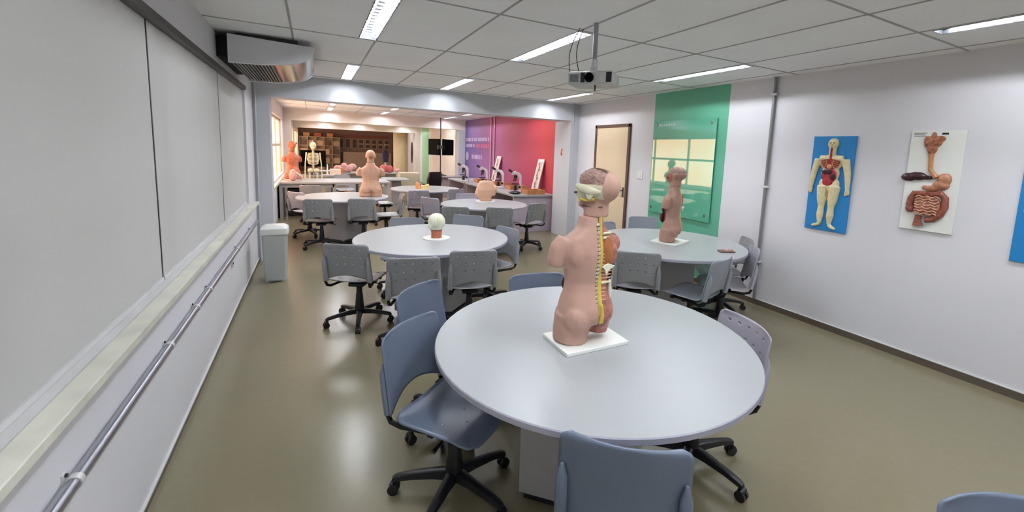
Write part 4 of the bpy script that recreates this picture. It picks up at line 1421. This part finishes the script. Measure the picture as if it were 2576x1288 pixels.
# skeleton on a stand
sk = thing('skeleton_model', 'hanging ivory skeleton on a white stand behind the long counter', 'anatomical model', (0.0, 12.35, 0))
km = MB()
km.ell((0, 0, 1.56), (0.075, 0.09, 0.09))
km.ell((0, -0.04, 1.49), (0.045, 0.05, 0.05))
km.tube([(0, 0.02, 1.45), (0, 0.03, 1.2), (0, 0.03, 0.95)], 0.018, 8)
km.build('skull_and_spine', M_bone, sk)
rbk = MB()
for k in range(9):
    z = 1.36 - k * 0.032
    w = 0.11 + 0.03 * math.sin(k / 8 * PI)
    pts = [(w * math.cos(a), 0.0 - 0.08 * math.sin(a), z - 0.02 * math.sin(a)) for a in [PI * i / 8 for i in range(9)]]
    rbk.tube(pts, 0.008, 6)
    rbk.tube([(w, 0, z), (0, 0.04, z + 0.01), (-w, 0, z)], 0.008, 6)
rbk.tube([(0, -0.085, 1.36), (0, -0.085, 1.18)], 0.014, 6)
rbk.build('rib_cage', M_bone, sk)
pvm = MB()
for s in (-1, 1):
    pvm.ell((s * 0.07, 0, 0.92), (0.07, 0.05, 0.06))
pvm.build('pelvis', M_bone, sk)
for s in (-1, 1):
    MB().tube([(s * 0.15, 0, 1.38), (s * 0.18, 0, 1.1), (s * 0.19, -0.02, 0.85), (s * 0.19, -0.03, 0.72)], [0.018, 0.013, 0.012, 0.016], 8).build('arm_bones', M_bone, sk)
    MB().tube([(s * 0.09, 0, 0.88), (s * 0.08, 0, 0.5), (s * 0.08, 0, 0.14), (s * 0.08, -0.1, 0.1)], [0.022, 0.018, 0.014, 0.012], 8).build('leg_bones', M_bone, sk)
MB().tube([(0, 0.09, 0.03), (0, 0.09, 1.55), (0, 0.0, 1.68)], 0.012, 8).build('stand_pole', M_alu, sk)
fb = MB()
for k in range(4):
    a = k * PI / 2 + 0.7
    fb.tube([(0, 0.09, 0.05), (0.25 * math.cos(a), 0.09 + 0.25 * math.sin(a), 0.02)], 0.015, 8)
fb.build('stand_foot', M_alu, sk)

# boxed models, red and pink anatomical pieces on far tables
def far_table(x, y, w, dd, label, h=0.75):
    t = thing('far_table', label, 'table', (x, y, 0), 0, 'tables far in the back rooms')
    MB().bb(-w / 2, w / 2, -dd / 2, dd / 2, h - 0.03, h).build('tabletop', M_white, t, smooth=False, bevel=0.003)
    MB().bb(-w / 5, w / 5, -dd / 5, dd / 5, 0, h - 0.03).build('pedestal', M_ped, t, smooth=False)
    return t
far_table(1.95, 12.0, 0.62, 0.9, 'white square table right of the peach torso far behind')
far_table(0.55, 15.3, 1.1, 0.7, 'pale table behind the left monitors')
far_table(1.15, 14.6, 0.9, 0.7, 'white table in the third bay left of the peach torso')
far_table(2.2, 14.6, 0.9, 0.7, 'white table in the third bay with the red muscle piece')
def piece(x, y, z, m, label, sz=0.14, cat='anatomical model', name='muscle_piece'):
    q = MB()
    for k in range(4):
        q.ell((random.uniform(-sz, sz), random.uniform(-sz, sz) * 0.5, sz * 0.55 + random.uniform(0, sz * 0.5)), (sz * random.uniform(0.5, 0.8), sz * 0.5, sz * random.uniform(0.45, 0.75)), 12, 8)
    me = organic(q, 0.014, 3)
    mn = min(v.co.z for v in me.vertices)
    for v in me.vertices:
        v.co.z -= mn
    o = obj_from(me, name, [m])
    o.location = (x, y, z)
    return tag(o, label, cat)
piece(1.0, 14.5, 0.75, M_pink, 'pink anatomical piece on a third bay table left of the peach torso head', 0.2)
piece(0.72, 15.2, 0.75, M_pink, 'small pink anatomical piece on the pale table behind the monitors', 0.13)
piece(2.15, 14.5, 0.75, mat('coral red', '#c8645c', 0.5, var=0.15), 'coral red muscle piece right of the peach torso', 0.17)
piece(2.42, 14.4, 0.75, M_pink, 'pink piece beside the coral red muscle piece', 0.1)
o = MB().tube([(0, 0, 0), (0, 0, 0.3)], [0.03, 0.012], 10).build('white_cone', M_plate)
o.location = (0.34, 13.25, 0.755)
tag(o, 'slim white column model beside the left monitors', 'anatomical model')
cx = thing('storage_box', 'white box with orange ends behind the long counter', 'box', (0.45, 13.2, 0.755))
MB().bb(-0.05, 0.22, -0.15, 0.15, 0, 0.16).build('box_body', mat('warm white box', '#e6d2bf', 0.5), cx, smooth=False)
MB().bb(0.22, 0.30, -0.12, 0.12, 0, 0.2).build('orange_end', M_wood, cx, smooth=False)

# blue figure model on stand
bf = thing('torso_stand', 'dark blue draped figure on a white stand far right of the peach torso', 'anatomical model', (2.55, 18.0, 0))
MB().loft([rrect(0.2, 0.16, 0.95, 0.05), rrect(0.26, 0.2, 1.25, 0.07), rrect(0.18, 0.14, 1.45, 0.05)]).build('drape', mat('navy cloth', '#2c2547', 0.7), bf)
MB().ell((0, 0, 1.56), (0.06, 0.07, 0.09)).build('head', mat('dark brown head', '#3b2620', 0.5), bf)
MB().tube([(0, 0, 0.04), (0, 0, 0.96)], 0.035, 10).build('pole', M_alu, bf)
MB().lathe([(0.22, 0), (0.22, 0.03), (0.05, 0.05)], n=20).build('stand_foot', M_alu, bf)

# round column, cabinets, pictures on the far wall
struct('trim_19', MB().lathe([(0.33, 0.0), (0.33, ZC)], (3.72, 21.35, 0), n=32), mat('cream column', '#d0bd98', 0.5), smooth=True, label='round cream column far in the back room')
mir = thing('wall_mirror', 'slim dark oval frame on the wall right of the round column', 'mirror', (XR, 22.2, 1.3))
MB().ell((-0.01, 0, 0), (0.02, 0.25, 0.55), 20, 12).build('mirror_frame', M_dark, mir)
for i in range(5):
    x = -0.45 + i * 0.40
    lk = thing('tall_cabinet', ['leftmost', 'second from left', 'middle', 'second from right', 'rightmost'][i] + ' tall brown cabinet against the far wall', 'cabinet', (x, 26.7, 0), 0, 'tall cabinets on the far wall')
    cbm = MB().bb(-0.19, 0.19, -0.02, 0.25, 0, 1.95)
    for s in (-1, 1):
        cbm.bb(s * 0.185 - 0.01, s * 0.185 + 0.01, -0.25, -0.02, 0, 1.95)
    for z in (0.02, 0.5, 0.98, 1.46, 1.93):
        cbm.bb(-0.175, 0.175, -0.25, -0.02, z - 0.015, z + 0.015)
    cbm.build('cabinet_body', M_tan, lk, smooth=False)
    for z in (0.1, 0.58, 1.06, 1.52):
        MB().bb(-0.16, 0.16 - 0.1 * (i % 2), -0.2, -0.03, z - 0.06 + 0.0, z + 0.22).build('stored_item', [mat('stored brown', '#5b4238', 0.6), M_tan, mat('stored beige', '#b59b80', 0.6)][(i + int(z * 2)) % 3], lk, smooth=False)
for i, (x, w, c_) in enumerate([(-0.3, 0.3, '#b38b62'), (0.25, 0.34, '#a3573f'), (0.85, 0.3, '#b38b62')]):
    o = MB().bb(-w / 2, w / 2, -0.15, 0.15, 0, 0.2).build('cardboard_box', mat('box %d' % i, c_, 0.7), bevel=0.004)
    o.location = (x, 26.75, 1.95)
    tag(o, ['tan box on top of the tall cabinets, left end', 'reddish box on top of the tall cabinets, middle', 'tan box on top of the tall cabinets, right'][i], 'box')
for i in range(8):
    x = 1.42 + i * 0.355
    two = i >= 3
    fr_ = thing('picture_frame', ('dark framed picture, number %s from the left in the row on the far wall' % ['one', 'two', 'three', 'four', 'five', 'six', 'seven', 'eight'][i]), 'picture', (x, Y1, 1.64), 0, 'row of pictures on the far wall')
    MB().bb(-0.15, 0.15, -0.02, 0, -0.28, 0.28).build('mount', mat('mount beige', '#9a8276', 0.6), fr_, smooth=False)
    p = MB()
    if two:
        p.bb(-0.11, 0.11, -0.026, -0.02, 0.04, 0.24).bb(-0.11, 0.11, -0.026, -0.02, -0.24, -0.05)
    else:
        p.bb(-0.11, 0.11, -0.026, -0.02, -0.24, 0.24)
    p.build('print', mat('print dark brown', '#42302e', 0.5), fr_, smooth=False)
ws = MB().bb(1.5, 4.1, 26.6, 26.99, 0.0, 1.15)
o = ws.build('low_cabinet', mat('beige low cabinet', '#a08a7c', 0.6), smooth=False)
tag(o, 'long beige low cabinet beneath the row of pictures', 'cabinet')
struct('trim_20', MB().bb(1.3, 4.0, 26.93, 27.0, 2.0, 2.12), mat('red brown band', '#7c3f36', 0.6), label='red brown band above the picture row')
